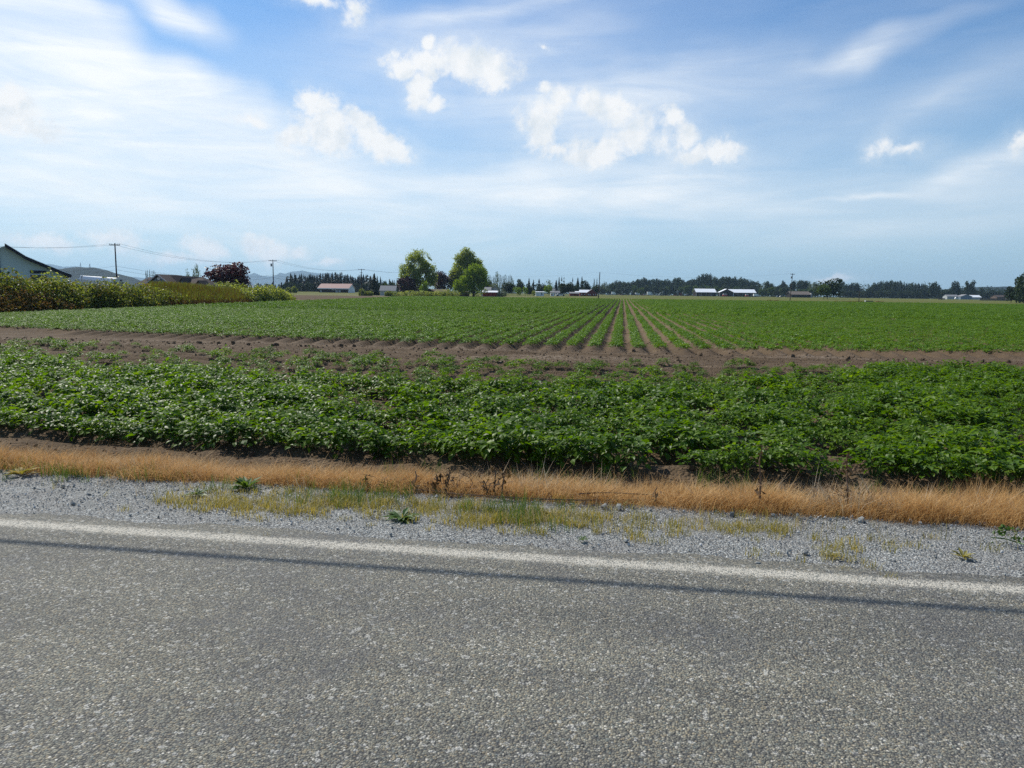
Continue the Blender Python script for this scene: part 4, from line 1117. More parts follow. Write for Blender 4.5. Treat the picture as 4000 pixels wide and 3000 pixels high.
# lombardy poplar row
for k, x in enumerate((1882, 1891, 1901, 1908, 1914, 1921, 1928, 1934, 1941, 1953, 1960, 1967, 1972, 1979, 1986, 1992, 1998)):
    tree('poplar', x, 1074 + TR.uniform(-3, 5) + (4 if x < 1925 else 0), TR.uniform(6.5, 9), 640, 'slim lombardy poplar in the row right of the tall maples', 'row of slim poplars right of the maples')
tree('tallpale', 1940, 1061, 24, 560, 'airy grey green tree overtopping the left part of the poplar row')
tree('tallpale', 2004, 1084, 16, 560, 'thin open tree ending the poplar row at its right')
for (x, tp, w_, kd, D, lb) in ((1905, 1088, 40, 'round', 470, 'dark tree at the maple edge below the first poplars'), (1933, 1107, 44, 'palebush', 430, 'grey green round tree above the domed pale shrub'),
     (1985, 1098, 62, 'round', 450, 'wide very dark tree behind the domed pale shrub'), (2032, 1090, 38, 'round', 480, 'tall dark round tree above the bright round bush'), (2022, 1120, 32, 'light', 400, 'bright round bush tree left of the white trailer house'),
     (2066, 1088, 16, 'conifer', 620, 'pointed conifer rising between round trees left of the trailer house'), (2083, 1094, 14, 'conifer', 620, 'second pointed conifer above the trailer house, left side'),
     (2053, 1118, 22, 'light', 395, 'low lime green sprawling tree beside the bright round bush'), (2068, 1108, 26, 'round', 430, 'dark brownish tree just left of the trailer house'), (2085, 1135, 20, 'bush', 380, 'low green shrub at the left wall of the trailer house'),
     (2143, 1108, 40, 'light', 430, 'yellow green dome shaped tree right of the white trailer house'), (2105, 1091, 18, 'conifer', 640, 'twin topped conifer above the trailer house roof'), (2115, 1110, 40, 'round', 520, 'mid green tree behind the trailer house'),
     (2145, 1093, 36, 'tallpale', 600, 'open grey green tree behind the yellow green dome tree'), (2172, 1096, 20, 'conifer', 640, 'conifer behind the small pinkish house'), (2183, 1083, 13, 'sparse_conifer', 620, 'first of three gappy tall trees above the small houses'),
     (2193, 1083, 13, 'sparse_conifer', 620, 'middle of three gappy tall trees above the small houses'), (2202, 1084, 12, 'sparse_conifer', 620, 'last of three gappy tall trees above the small houses'),
     (2200, 1106, 42, 'round', 440, 'very dark broad tree behind the parked white car'), (2226, 1098, 36, 'round', 440, 'very dark broad tree left of the red barn'), (2236, 1086, 12, 'sparse_conifer', 600, 'slender open tree between dark trees and red barn'),
     (2256, 1087, 22, 'conifer', 600, 'dark conifer left of the red barn roof'), (2272, 1083, 18, 'conifer', 600, 'tallest dark conifer above the red barn'), (2285, 1098, 30, 'tall', 560, 'dark tree on the right flank of the tallest red barn conifer'),
     (2300, 1114, 20, 'round', 560, 'low tree above the grey gable of the red barn'), (2320, 1090, 10, 'poplar', 600, 'left of two slim poplars beside the bare post'), (2330, 1089, 8, 'poplar', 600, 'right of two slim poplars beside the bare post'),
     (2325, 1115, 40, 'round', 520, 'round tree at the foot of the two slim poplars'), (2364, 1101, 28, 'tallpale', 620, 'rounded grey tree just right of the bare post'), (2250, 1112, 26, 'round', 560, 'low dark tree behind the left end of the red barn')):
    tree(kd, x, tp, w_, D, lb)
wood_top = interp([(2345, 1118), (2385, 1112), (2408, 1097), (2425, 1102), (2450, 1101), (2470, 1100), (2485, 1094), (2520, 1092), (2560, 1094), (2600, 1096), (2650, 1091), (2670, 1102), (2700, 1094), (2718, 1099), (2730, 1078), (2745, 1076), (2770, 1074), (2785, 1082), (2800, 1090), (2820, 1086), (2850, 1088), (2880, 1088), (2900, 1091), (2930, 1098), (2950, 1100), (2965, 1112)])
line(2345, 2965, 78, ['tall', 'tall', 'tall', 'round'], 0, 0, 17, 28, 640, 720, 'tall dark tree of the wood behind the farm yard, right of the bare post', 'tall trees of the wood behind the farm yard', wood_top)
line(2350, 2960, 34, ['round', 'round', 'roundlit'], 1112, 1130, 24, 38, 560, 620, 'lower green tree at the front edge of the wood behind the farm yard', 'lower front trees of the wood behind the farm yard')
right_top = interp([(2965, 1112), (2985, 1103), (3003, 1103), (3012, 1116), (3024, 1116), (3040, 1122), (3060, 1099), (3075, 1118), (3110, 1094), (3130, 1100), (3155, 1096), (3180, 1096), (3200, 1100)])
line(2965, 3200, 24, ['tall', 'round', 'tallpale'], 0, 0, 18, 30, 560, 640, 'dark tree between the white roofed barns and the big round tree', 'dark trees around the brown roofed barn', right_top)
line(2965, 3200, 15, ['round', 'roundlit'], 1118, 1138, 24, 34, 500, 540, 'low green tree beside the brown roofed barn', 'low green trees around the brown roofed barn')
rt2 = interp([(3275, 1108), (3295, 1102), (3306, 1112), (3335, 1107), (3350, 1110), (3360, 1134), (3385, 1134), (3400, 1112), (3425, 1106), (3460, 1103), (3485, 1102), (3520, 1106), (3560, 1108), (3600, 1108), (3612, 1126), (3628, 1106), (3650, 1103), (3672, 1116), (3690, 1128), (3720, 1130), (3800, 1130), (3860, 1134), (3940, 1136)])
line(3275, 3620, 50, ['tall', 'tall', 'conifer', 'round'], 0, 0, 14, 26, 620, 700, 'dark tree of the wood right of the big round tree', 'dark trees of the wood right of the big round tree', rt2)
line(3280, 3720, 26, ['round'], 1130, 1142, 26, 40, 560, 600, 'low dark tree at the front of the wood right of the big round tree', 'low front trees of the right hand wood')
line(3680, 3960, 24, ['round'], 1132, 1144, 22, 36, 600, 660, 'low dark tree in the hedge behind the white farm buildings', 'low trees behind the white farm buildings')
tree('round', 3232, 1086, 100, 430, 'big round dark green tree right of the brown roofed barn')
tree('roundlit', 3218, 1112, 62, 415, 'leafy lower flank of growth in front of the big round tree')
tree('round', 3648, 1104, 42, 560, 'isolated dark flat topped tree left of the white farm buildings')
for x, tp, w_ in ((3722, 1102, 22), (3738, 1104, 20)):
    tree('tall', x, tp, w_, 560, '%s tree of the pair rising over the white farm sheds' % ('taller' if x < 3730 else 'bushier'))
for x, tp, w_ in ((3775, 1101, 24), (3795, 1099, 26)):
    tree('tall', x, tp, w_, 560, '%s tree of the dense pair right of the white farm sheds' % ('slim left' if x < 3790 else 'wide right'))
tree('tall', 3832, 1124, 16, 600, 'small tree poking above the hedge beneath the far wooded hill')
tree('tall', 3972, 1078, 44, 330, 'tall dark conifer shaped tree just inside the right edge')
tree('tall', 4000, 1062, 60, 320, 'largest dark tree at the very right edge of the view')
tree('round', 3950, 1118, 50, 335, 'dark bush like tree at the foot of the right edge trees')
# spruce, plums and beeches by the maples
tree('conifer', 1463, 1066, 34, 330, 'dense dark spruce standing alone left of the white walled shed')
tree('conifer', 1459, 1072, 24, 331, 'second leader of the dense dark spruce, slightly shorter')
tree('plum', 1592, 1079, 78, 330, 'dark purple plum tree left of the tall maples', base=-.6)
tree('plum', 878, 1024, 190, 150, 'huge dark purple plum tree behind the hedge near the house', base=-1.4)
tree('light', 1657, 1091, 38, 318, 'small bright green tree in front of the left maple')
tree('copper', 1738, 1060, 88, 350, 'dark copper beech with a pale trunk between the two maples')
tree('copper', 1722, 1058, 60, 356, 'smaller copper beech crown pressed against the left maple')
p = at(1737, 346)
# grey trees behind the house at left
tree('tallpale', 737, 1045, 18, 230, 'slim grey green tree right of the grey house roof')
tree('tallpale', 762, 1029, 30, 225, 'tall grey green tree between house roof and purple plum')
tree('tallpale', 775, 1032, 24, 228, 'grey green tree half hidden by the purple plum')
for x, tp in ((573, 1058), (579, 1054), (587, 1054), (597, 1060), (603, 1057), (608, 1062)):
    tree('poplar', x, tp, 8, 330, 'slim poplar behind the grey house roof', 'slim poplars behind the grey house')

# the two big maples, built one by one
def big_tree(px, D, lobes_px, mat, n, size, label, seed, holes, limbs, base=None, name='maple_tree'):
    p = at(px, D); z0 = landz(p) if base is None else base
    r = empty(name, (p.x, p.y, z0), YAW, label, 'tree')
    k = D / FPX; lobes = []
    rg = np.random.RandomState(seed)
    for (x, y, rx, ry) in lobes_px:
        zc = zat(x, y, D) - z0
        lobes.append(((x - px) * k, rg.uniform(-.5, .5) * rx * k, zc, rx * k * 1.2, rx * k, ry * k * 1.12))
    V, Fc = crown_quads(lobes, n, size, seed, .45, .35, holes)
    link('crown', mesh('crown', V, Fc, mat), r)
    b = MB(); zt = max(l[2] for l in lobes)
    b.tube([(0, 0, -.3), (0, 0, 2.5), (.2, 0, zt * .45), (0, 0, zt)], [.75, .55, .38, .12], 9)
    for j, l in enumerate(lobes):
        z0_ = max(1.8, l[2] * limbs)
        b.tube([(0, 0, z0_ * .6), (l[0] * .5, l[1] * .5, z0_), (l[0] * .9, l[1] * .9, l[2])], [.30, .2, .06], 5, False)
    b.put('trunk', M['bark'], r, True)
    return r
big_tree(1640, 335, [(1632, 1000, 30, 22), (1655, 1015, 26, 24), (1605, 1025, 28, 24), (1640, 1040, 40, 30), (1590, 1050, 26, 22), (1672, 1045, 26, 22), (1610, 1075, 34, 28), (1650, 1080, 40, 32), (1680, 1075, 22, 22), (1578, 1078, 18, 16),
                     (1575, 1098, 20, 16), (1600, 1105, 30, 24), (1660, 1110, 36, 26), (1690, 1095, 14, 20)], M['maple'], 21000, .55, 'tall full maple with olive crown, left of the two big trees', 11, .22, .6)
big_tree(1825, 350, [(1820, 988, 18, 18), (1835, 1000, 18, 18), (1800, 1010, 22, 20), (1825, 1020, 32, 24), (1795, 1040, 22, 18), (1850, 1035, 26, 22), (1862, 1030, 18, 18), (1815, 1060, 34, 24), (1785, 1060, 20, 18), (1868, 1052, 20, 18),
                     (1778, 1082, 20, 18), (1800, 1090, 28, 22), (1885, 1066, 15, 15), (1845, 1068, 32, 22), (1775, 1100, 22, 20), (1800, 1115, 26, 20), (1770, 1068, 14, 14), (1872, 1085, 24, 22)], M['maplepale'], 21000, .55, 'tall airy pale maple with limbs showing, right of the two big trees', 12, .0, .6)
big_tree(1850, 322, [(1858, 1055, 30, 22), (1828, 1070, 24, 24), (1875, 1075, 26, 26), (1845, 1095, 38, 26), (1880, 1105, 24, 28), (1820, 1110, 24, 26), (1862, 1125, 34, 26)], M['maplelight'], 15000, .48, 'dense mid green tree standing in front of the airy pale maple', 13, 0.35, .5)
tree('light', 1788, 1084, 46, 324, 'smaller bright green tree left of the dense one under the pale maple')
tree('light', 1805, 1092, 30, 326, 'narrow green tree squeezed between the small bright and dense trees')

# low scrub masses along the farmstead
def scrub(pts, D, n, size, mat, nm, label, seed, zb=None):
    """pts: px, top py, half width px"""
    lobes = []; rg = np.random.RandomState(seed)
    for (x, tp, hw) in pts:
        p = at(x, D); z0 = landz(p) if zb is None else zb; zt = zat(x, tp, D); h = max(.3, zt - z0)
        lobes.append((p.x, p.y + rg.uniform(-1, 1), z0 + h * .40, hw * D / FPX, hw * D / FPX * .8, h * .60))
    V, Fc = crown_quads(lobes, n, size, seed, .6, .7)
    return link(nm, mesh(nm, V, Fc, mat))
o = scrub([(1540, 1138, 18), (1570, 1140, 22), (1600, 1135, 26), (1630, 1138, 26), (1660, 1136, 26), (1690, 1138, 24), (1720, 1134, 26), (1750, 1132, 26), (1780, 1136, 20)], 300, 5000, .42, M['bramble'], 'scrub_hedge', 'low rounded scrub hedge below the two big maples', 21, -.55)
tag(o, 'low rounded scrub hedge running below the purple plum and beech', 'hedge')
for (x, tp, hw, D, mt, lb) in ((1412, 1128, 14, 290, 'bramble', 'round bush at the foot of the third pole'), (1440, 1136, 16, 292, 'bramble', 'low bush joined to the round bush by the third pole'), (1518, 1136, 14, 300, 'bramble', 'dark green bush before the white walled shed'),
     (1150, 1120, 11, 420, 'bramble', 'small light bush before the conifers, left of the long open barn'), (1130, 1122, 12, 430, 'bramble', 'darker low bush beside the small light bush'), (1960, 1133, 19, 345, 'silver', 'domed pale shrub right of the red shed'),
     (2105, 1138, 0.1, 380, 'bramble', '')):
    if not lb: continue
    tag(scrub([(x, tp, hw), (x - hw * .4, tp + 3, hw * .6), (x + hw * .4, tp + 4, hw * .6)], D, 1100, .4 if D < 350 else .5, M[mt], 'shrub', '', int(x), -.45 if D < 310 else None), lb, 'shrub')
o = scrub([(x, (1112 if 1990 < x < 3680 else 1124) + 6 * math.sin(x * .05) + (x - 2000) * .0, 26) for x in range(1000, 3960, 34)], 1130, 20000, 2.3, M['decid'], 'undergrowth', '', 22)
tag(o, 'dark undergrowth closing the foot of the distant woods', 'undergrowth', None, 'stuff')

# ------------------------------------------------------------------ thicket along the left of the field
def hy_at(px):     # depth where the thicket line meets this column
    best = None
    for Y in np.arange(20, 260, .5):
        x = float(hedge_x(Y)); v = Mcam.to_3x3().inverted() @ Vector((x, Y, -.9 - CAMH))
        u_ = 2000 + FPX * v.x / -v.z
        if u_ >= px: return Vector((x, Y, 0))
    return Vector((float(hedge_x(260)), 260, 0))
def thick(tab, n, size, mats, nm, label, seed, depth=2.2, kind='stuff', zc=.5, drop=.5, cat='thicket', flat=.5, stuffparts=True):
    """tab: (px, top py) of the outline above the hedge line, at offset metres behind it"""
    rg = np.random.RandomState(seed); f = interp([(a, b) for a, b in tab]); lobes = []
    px = tab[0][0]
    while px < tab[-1][0]:
        p = hy_at(px); D = p.dot(HEAD) + depth; q = at(px, D)
        zt = zat(px, f(px), D); h = max(.6, zt + .85); wd = rg.uniform(.7, 1.25) * min(1.6, h * .55)
        lobes.append((q.x, q.y, -.85 + h * zc * rg.uniform(.85, 1.05), wd, wd * 1.2, h * (1 - zc) * rg.uniform(.85, 1.05)))
        lobes.append((q.x + rg.uniform(-1, .6), q.y + rg.uniform(-1, 1), -.85 + h * .28, wd * 1.25, wd * 1.3, h * .38))
        px += max(5, wd * FPX / D * .55)
    root = None
    for k, (mt, sh) in enumerate(mats):
        V, Fc = crown_quads(lobes, int(n * sh), size, seed + k, drop, flat)
        if root is None:
            root = link(nm, mesh(nm, V, Fc, mt))
        else:
            c = link('sprays', mesh('sprays', V, Fc, mt), root); c['kind'] = 'stuff'
    return tag(root, label, cat, None, kind)
thick([(-260, 1040), (-100, 1045), (0, 1050), (60, 1062), (110, 1066), (160, 1076), (250, 1082), (300, 1092), (345, 1100), (420, 1094), (470, 1100), (540, 1098), (590, 1112), (640, 1125), (700, 1150), (760, 1160)],
      52000, .23, [(M['bramble'], .84), (M['bramblegold'], .16)], 'bramble_thicket', 'tangled bramble thicket along the left side of the field', 31, 3.2)
thick([(-200, 1120), (0, 1110), (100, 1120), (200, 1150), (300, 1180)], 11000, .20, [(M['bramblegold'], .4), (M['drystalk'], .6)], 'dry_undergrowth', 'golden brown undergrowth at the near foot of the bramble thicket', 37, 1.6)
def blades(tab0, tab1, n, mats, nm, label, seed, off0=1.0, off1=9, h0=.7, h1=1.5, wd=.05):
    """tall meadow blades on the bank between two columns"""
    rg = np.random.RandomState(seed); f = interp(tab1); root = None
    for mt, sh in mats:
        V = []; Fc = []
        for k in range(int(n * sh)):
            px = rg.uniform(tab0[0], tab0[1]); p = hy_at(px) if False else hcache(px); t_ = rg.rand()
            D = p.dot(HEAD) + off0 + (off1 - off0) * t_; q = at(px, D)
            zt = zat(px, f(px), D); gzv = -.85 + max(0, (zt - .9 + .85)) * min(1, t_ * 1.3)
            h = rg.uniform(h0, h1); a = rg.uniform(0, 6.28); l_ = h * .35 * rg.rand()
            dx, dy = math.cos(a) * l_, math.sin(a) * l_; i = len(V)
            V += [(q.x - wd, q.y, gzv - .1), (q.x + wd, q.y, gzv - .1), (q.x + dx * .4 + wd * .7, q.y + dy * .4, gzv + h * .6), (q.x + dx * .4 - wd * .7, q.y + dy * .4, gzv + h * .6), (q.x + dx, q.y + dy, gzv + h)]
            Fc += [[i, i+1, i+2, i+3], [i+3, i+2, i+4]]
        o_ = mesh(nm, V, Fc, mt)
        if root is None: root = link(nm, o_)
        else:
            c = link('dry_stalks', o_, root); c['kind'] = 'stuff'
    return tag(root, label, 'grass', None, 'stuff')
_hc = {}
def hcache(px):
    k = int(px / 6)
    if k not in _hc: _hc[k] = hy_at(k * 6 + 3)
    return _hc[k]
blades((590, 1010), [(590, 1112), (640, 1112), (760, 1118), (860, 1130), (940, 1138), (1010, 1172)], 17000, [(M['meadow'], .62), (M['drystalk'], .38)], 'tall_grass_bank', 'tall green and rusty grass on the bank between bramble clumps', 41)
thick([(600, 1135), (680, 1150), (760, 1158), (800, 1150), (900, 1160), (960, 1165)], 1500, .24, [(M['bramble'], 1)], 'bramble_shoots', 'bramble shoots dotted over the rusty grass bank', 61, 2.0, 'stuff', .5, .5)
blades((640, 1000), [(640, 1160), (1000, 1168)], 6000, [(M['drystalk'], .75), (M['bramblegold'], .25)], 'rusty_grass', 'rusty dry grass along the foot of the bank', 43, .3, 3, .5, 1.0)
# ground of the bank itself
bank = []
for px in range(-300, 1200, 12):
    p = hcache(px); 
    for off, zz in ((0.2, -.95), (2.5, -.55 if px < 1010 else -.8), (8, -.1 if 580 < px < 900 else -.5), (16, -.6)):
        q = at(px, p.dot(HEAD) + off); bank.append((q.x, q.y, zz))
nb = len(range(-300, 1200, 12))
Fb = [[4*i + j, 4*(i+1) + j, 4*(i+1) + j + 1, 4*i + j + 1] for i in range(nb - 1) for j in range(3)]
o = link('field_bank', mesh('field_bank', bank, Fb, M['meadowground'], True)); o['kind'] = 'structure'
thick([(815, 1112), (840, 1098), (880, 1096), (915, 1096), (935, 1108), (960, 1128)], 6500, .28, [(M['bramble'], 1)], 'bramble_bush', 'light leaved bramble bush in front of the purple plum', 51, 12, None, cat='bush')
thick([(955, 1130), (975, 1114), (1010, 1110), (1040, 1112), (1075, 1114), (1100, 1124), (1130, 1146), (1150, 1166)], 13000, .30, [(M['bramble'], 1)], 'bramble_bush', 'big domed bramble bush ending the thicket at mid field', 53, 4, None, cat='bush')
thick([(205, 1052), (225, 1062), (250, 1080)], 700, .3, [(M['bramble'], 1)], 'bramble_bush', 'bramble mound rising against the white barn wall', 55, 3.5, None, cat='bush')
for (a, b, lb) in ((565, 612, 'yellow flowering shrub below the left wing of the grey house'), (680, 700, 'small yellow flowering shrub below the grey house gable')):
    p = hcache(a); D = p.dot(HEAD) + 17
    lob = []
    for x in range(a, b, 6):
        q = at(x, D); lob.append((q.x, q.y, zat(x, 1116, D) - .1, .55, .5, .4))
    V, Fc = crown_quads(lob, 700, .16, a, .5)
    tag(link('flowering_shrub', mesh('flowering_shrub', V, Fc, M['yflower'])), lb, 'shrub')
thick([(705, 1112), (720, 1104), (745, 1106), (765, 1118)], 900, .34, [(M['drystalk'], 1)], 'brown_shrub', 'brown leafed shrub between the grey house and the purple plum', 59, 16, None, cat='shrub')

# ------------------------------------------------------------------ buildings
def house(px, D, wpx, eave_h, ridge_h, depth, wall, roof, label, nm='farm_shed', gable='side', rz=0.0, over=.35, cat='building', base=None, gables=True):
    """local x = across the view, local y = away.  gable='side': ridge runs along x; 'front': gable faces the camera."""
    if px > 2345 and D > 450: D *= 1.55; eave_h *= 1.5; ridge_h *= 1.5; depth *= 1.5
    p = at(px, D); z0 = landz(p) if base is None else base; W_ = wpx * D / FPX
    r = empty(nm, (p.x, p.y, z0), YAW + rz, label, cat)
    b = MB(); t_ = .12
    if gable == 'side':
        b.prismx([(0, -.3), (depth, -.3), (depth, eave_h), (depth / 2, ridge_h), (0, eave_h)], -W_ / 2, W_ / 2)
        b.put('wall', wall, r)
        s = (ridge_h - eave_h) / (depth / 2)
        MB().prismx([(-over, eave_h - over * s + .03), (depth / 2, ridge_h + .03), (depth / 2, ridge_h + .03 + t_), (-over, eave_h - over * s + .03 + t_)], -W_ / 2 - over, W_ / 2 + over).put('roof', roof, r)
        MB().prismx([(depth + over, eave_h - over * s + .03), (depth / 2, ridge_h + .03), (depth / 2, ridge_h + .031 + t_), (depth + over, eave_h - over * s + .031 + t_)], -W_ / 2 - over, W_ / 2 + over).put('roof', roof, r)
    else:
        b.prism([(-W_/2, -.3), (W_/2, -.3), (W_/2, eave_h), (0, ridge_h), (-W_/2, eave_h)], 0, depth)
        b.put('wall', wall, r)
        s = (ridge_h - eave_h) / (W_ / 2)
        for sg in (-1, 1):
            MB().prism([(sg * (W_/2 + over), eave_h - over * s + .03), (0, ridge_h + .03), (0, ridge_h + .03 + t_), (sg * (W_/2 + over), eave_h - over * s + .03 + t_)], -over, depth + over).put('roof', roof, r)
    return r, W_
def opening(r, x, z, w_, h, mat, nm='door', y=-.03, frame=None):
    if frame:
        f = MB(); f.box((x, y, z), (w_ + .16, .06, h + .16)); fo = f.put(nm, frame, r)
        MB().box((x, y - .04, z), (w_, .03, h)).put('pane', mat, fo)
    else:
        MB().box((x, y, z), (w_, .06, h)).put(nm, mat, r)
# big pale barn at the far left: its gable wall squarely faces the road
D = 74; p = at(18, D); th = math.atan2(-(p.x), p.y)
r = empty('pale_barn', (p.x, p.y, -1.0), th, 'large pale barn with swept dark edged roof at the left edge', 'barn')
ex_ = Vector((math.cos(th), math.sin(th), 0)); en_ = Vector((-math.sin(th), math.cos(th), 0))
def on_wall(px_, py_):
    q = ray(px_, py_); t_ = p.dot(en_) / q.dot(en_); w3 = q * t_
    return ((w3 - p).dot(ex_), w3.z + CAMH + 1.0)
ext = [on_wall(a_, b_) for a_, b_ in ((18, 951), (60, 976), (100, 1001), (150, 1022), (200, 1042), (250, 1062), (277, 1071))]
rt = [(x, z - .25) for x, z in ext[:-1]]
wallp = [(-rt[-1][0], -.3)] + [(-x, z) for x, z in rt[1:]][::-1] + rt + [(rt[-1][0], -.3)]
MB().prism([(x * .985, z) for x, z in wallp], 0, 20).put('wall', M['mint'], r)
for sg in (-1, 1):
    up = [(sg * x, z - .06) for x, z in ext]; dn = [(sg * x, z - .34) for x, z in ext][::-1]
    MB().prism(up + dn, -.75, -.55).put('fascia', M['darkfascia'], r)
    MB().prism([(sg * x, z - .25) for x, z in ext] + dn, -.54, 20.6).put('soffit', M['darkfascia'], r)
    MB().prism([(x, z + .01) for x, z in up] + [(x, z + .06) for x, z in up][::-1], -.85, 20.8).put('roof', M['whitemetal'], r)
MB().box((-.42, -.08, 2.9), (.36, .10, 6.9)).put('corner_board', M['navy'], r)
o = on_wall(149, 1062); w_ = on_wall(180, 1062)[0] - on_wall(118, 1062)[0]
MB().box((o[0], -.10, o[1]), (w_, .2, .26)).put('awning', M['darkfascia'], r)
opening(r, o[0], o[1] - .8, 1.4, 1.0, M['glass'], 'window', -.06, M['white'])
# rounded white shelter beyond the thicket
D = 118; p = at(462, D); k = D / FPX
r = empty('white_shelter', (p.x, p.y, -1.0), YAW, 'long white round topped shelter roof behind the bramble thicket', 'shelter')
zt = zat(462, 1086, D) + 1.0; hw = .85
arc = [(hw * math.cos(a), zt - .62 + .62 * math.sin(a)) for a in np.linspace(0, math.pi, 11)]
V = []; Fc = []
for j, (ox, oy, dz) in enumerate(((0, 0, 0), (-7.4, 3.2, .35))):
    for (x, z) in arc: V.append((ox + x, oy + abs(x) * .1, z + dz))
na = len(arc)
Fc = [[i, i + 1, na + i + 1, na + i] for i in range(na - 1)]
link('roof', mesh('roof', V, Fc, M['whitemetal'], True), r)
MB().poly([(x, -.02 + abs(x) * .1, z) for x, z in arc]).put('end_panel', M['mint'], r)
for sx in (-1, 1):
    MB().tube([(sx * .8, 0, -.2), (sx * .8, 0, zt - .6)], .06, 6).put('post', M['steel'], r)
    MB().tube([(sx * .6, -.05, zt - .42), (sx * .45, -.08, zt - .34)], .14, 6).put('bracket', M['darkfascia'], r)
MB().prism([(-.8, -.2), (.8, -.2), (.8, zt - .7), (-.8, zt - .7)], .2, .4).put('wall', M['bluegrey'], r)
p = at(321, 121)
r = empty('roof_vent', (p.x, p.y, zat(321, 1079, 121)), 0, 'small white mushroom vent above the white shelter roof', 'vent')
MB().tube([(0, 0, -.6), (0, 0, .0)], .05, 6).put('pipe', M['steel'], r)
MB().tube([(0, 0, 0), (0, 0, .08), (0, 0, .2)], [.18, .17, .03], 8).put('cap', M['white'], r)
# grey ranch house
D = 128; k = D / FPX; zb = -1.2
r = empty('ranch_house', (*at(640, D)[:2], zb), YAW, 'grey blue house with brown shingled hip and gable roofs at left', 'house')
def X_(px): return (px - 640) * k
def Z_(py, dd=0): return zat(640, py, D + dd) - zb
ev = Z_(1110); rg_ = Z_(1073)
MB().prism([(X_(582), -.2), (X_(668), -.2), (X_(668), ev), (X_(622), rg_ - .15), (X_(582), ev)], 0, 6).put('wall', M['bluegrey'], r)
MB().box((X_(725), 6.0, ev / 2), (X_(775) - X_(675), 6, ev)).put('wall', M['bluegrey'], r)
MB().box((X_(545), 5.0, ev / 2 - .05), (X_(582) - X_(512), 5, ev - .1)).put('wall', M['greywall'], r)
s = (rg_ - ev) / (X_(622) - X_(578))
for sg in (-1, 1):
    xe_ = X_(622) + sg * (X_(622) - X_(576))
    MB().prism([(X_(622), rg_ - .12), (xe_, ev - .12), (xe_, ev + .08), (X_(622), rg_ + .08)], -.5, 9).put('roof', M['brownroof'], r)
    MB().prism([(X_(622), rg_ - .06), (xe_, ev - .10), (xe_, ev + .12), (X_(622), rg_ + .14)], -.62, -.51).put('barge_board', M['greywall'], r)
b = MB()
b.V += [(X_(622), 4, rg_), (X_(735), 6, Z_(1078)), (X_(778), 2.4, ev), (X_(640), 2.4, ev), (X_(778), 9.5, ev), (X_(600), 9.5, ev)]
b.F += [[3, 2, 1, 0], [2, 4, 1], [4, 5, 0, 1], [3, 0, 5]]
b.put('hip_roof', M['brownroof'], r)
b = MB()
b.V += [(X_(505), 2.2, ev), (X_(585), 2.2, ev), (X_(605), 5, Z_(1082)), (X_(527), 5, Z_(1082)), (X_(505), 8, ev), (X_(585), 8, ev)]
b.F += [[0, 1, 2, 3], [4, 0, 3], [5, 4, 3, 2]]
b.put('wing_roof', M['brownroof'], r)
for (cx_, hw_, ht) in ((700, 15, 1086), (765, 13, 1096)):
    MB().prism([(X_(cx_ - hw_), ev - .4), (X_(cx_ + hw_), ev - .4), (X_(cx_), Z_(ht) - .1)], 1.2, 4.5).put('dormer', M['bluegrey'], r)
    for sg in (-1, 1):
        MB().prism([(X_(cx_), Z_(ht)), (X_(cx_ + sg * (hw_ + 3)), ev - .35), (X_(cx_ + sg * (hw_ + 3)), ev - .2), (X_(cx_), Z_(ht) + .15)], .9, 4.6).put('dormer_roof', M['brownroof'], r)
MB().tube([(X_(622), -.02, Z_(1088)), (X_(622), -.08, Z_(1088))], .28, 8).put('gable_vent', M['white'], r)
for px_ in (533, 585):
    MB().tube([(X_(px_), 4, Z_(1090)), (X_(px_), 4, Z_(1084))], .1, 6).put('roof_pipe', M['white'], r)
opening(r, X_(620), 1.3, 1.4, 1.0, M['glass'], 'window', -.04, M['white'])
# long open barn left of centre
r, W_ = house(1303, 470, 118, 3.0, 5.6, 12, M['dark_and_shade'], M['rustroof'], 'long low open barn with faded red roof and white eave, left of centre', 'open_barn', over=.8, rz=math.radians(-7))  # solid block, its dark colour stands in for the shaded opening
MB().box((0, -.95, 2.5), (W_ + 1.6, .12, .55)).put('eave_board', M['whitemetal'], r)
MB().prismx([(0, -.3), (12, -.3), (12, 3.05), (6, 5.5), (0, 3.05)], W_ / 2 + .02, W_ / 2 + .25).put('end_wall', M['whitemetal'], r)
for x in np.linspace(-W_ / 2 + .3, W_ / 2 - .3, 7):
    MB().box((x, -.3, 1.3), (.22, .22, 3.0)).put('post', M['brownwall'], r)
for x, h in ((-.9, .9), (-.1, .7), (.35, .8), (1.6, .6)):
    MB().box((x, -.12, 1.9), (.45, .1, h)).put('stacked_panel', M['white'], r)
MB().box((3.0, -.15, .9), (3.5, .1, 1.5)).put('inner_partition', M['greywall'], r)
MB().box((-W_ / 2 + 1.6, -.5, .8), (.8, .5, 1.5)).put('cabinet', M['greywall'], r)
r, W_ = house(1514, 320, 58, 2.3, 4.3, 6, M['greywall'], M['greyroof'], 'small white walled shed with grey roof and one window', 'garden_shed')
opening(r, -.7, 1.2, .9, .8, M['glass'], 'window', -.04, M['white'])
r, W_ = house(1672, 335, 46, 1.9, 3.3, 7, M['dark_and_shade'], M['brownroof'], 'low dark walled house gable behind the bright small tree', 'farm_house', 'front')
r, W_ = house(1712, 338, 62, 1.6, 3.0, 7, M['brownwall'], M['wood'], 'low weathered brown roof under the copper beech', 'farm_house')
r, W_ = house(1812, 330, 40, 1.9, 2.1, 3, M['brownwall'], M['brownroof'], 'brown flat shed beneath the bright green trees', 'board_shed')
r, W_ = house(1915, 352, 58, 1.9, 2.6, 5, M['redmach'], M['whitemetal'], 'long red shed with white roof edge right of the maples', 'red_shed', over=.3)
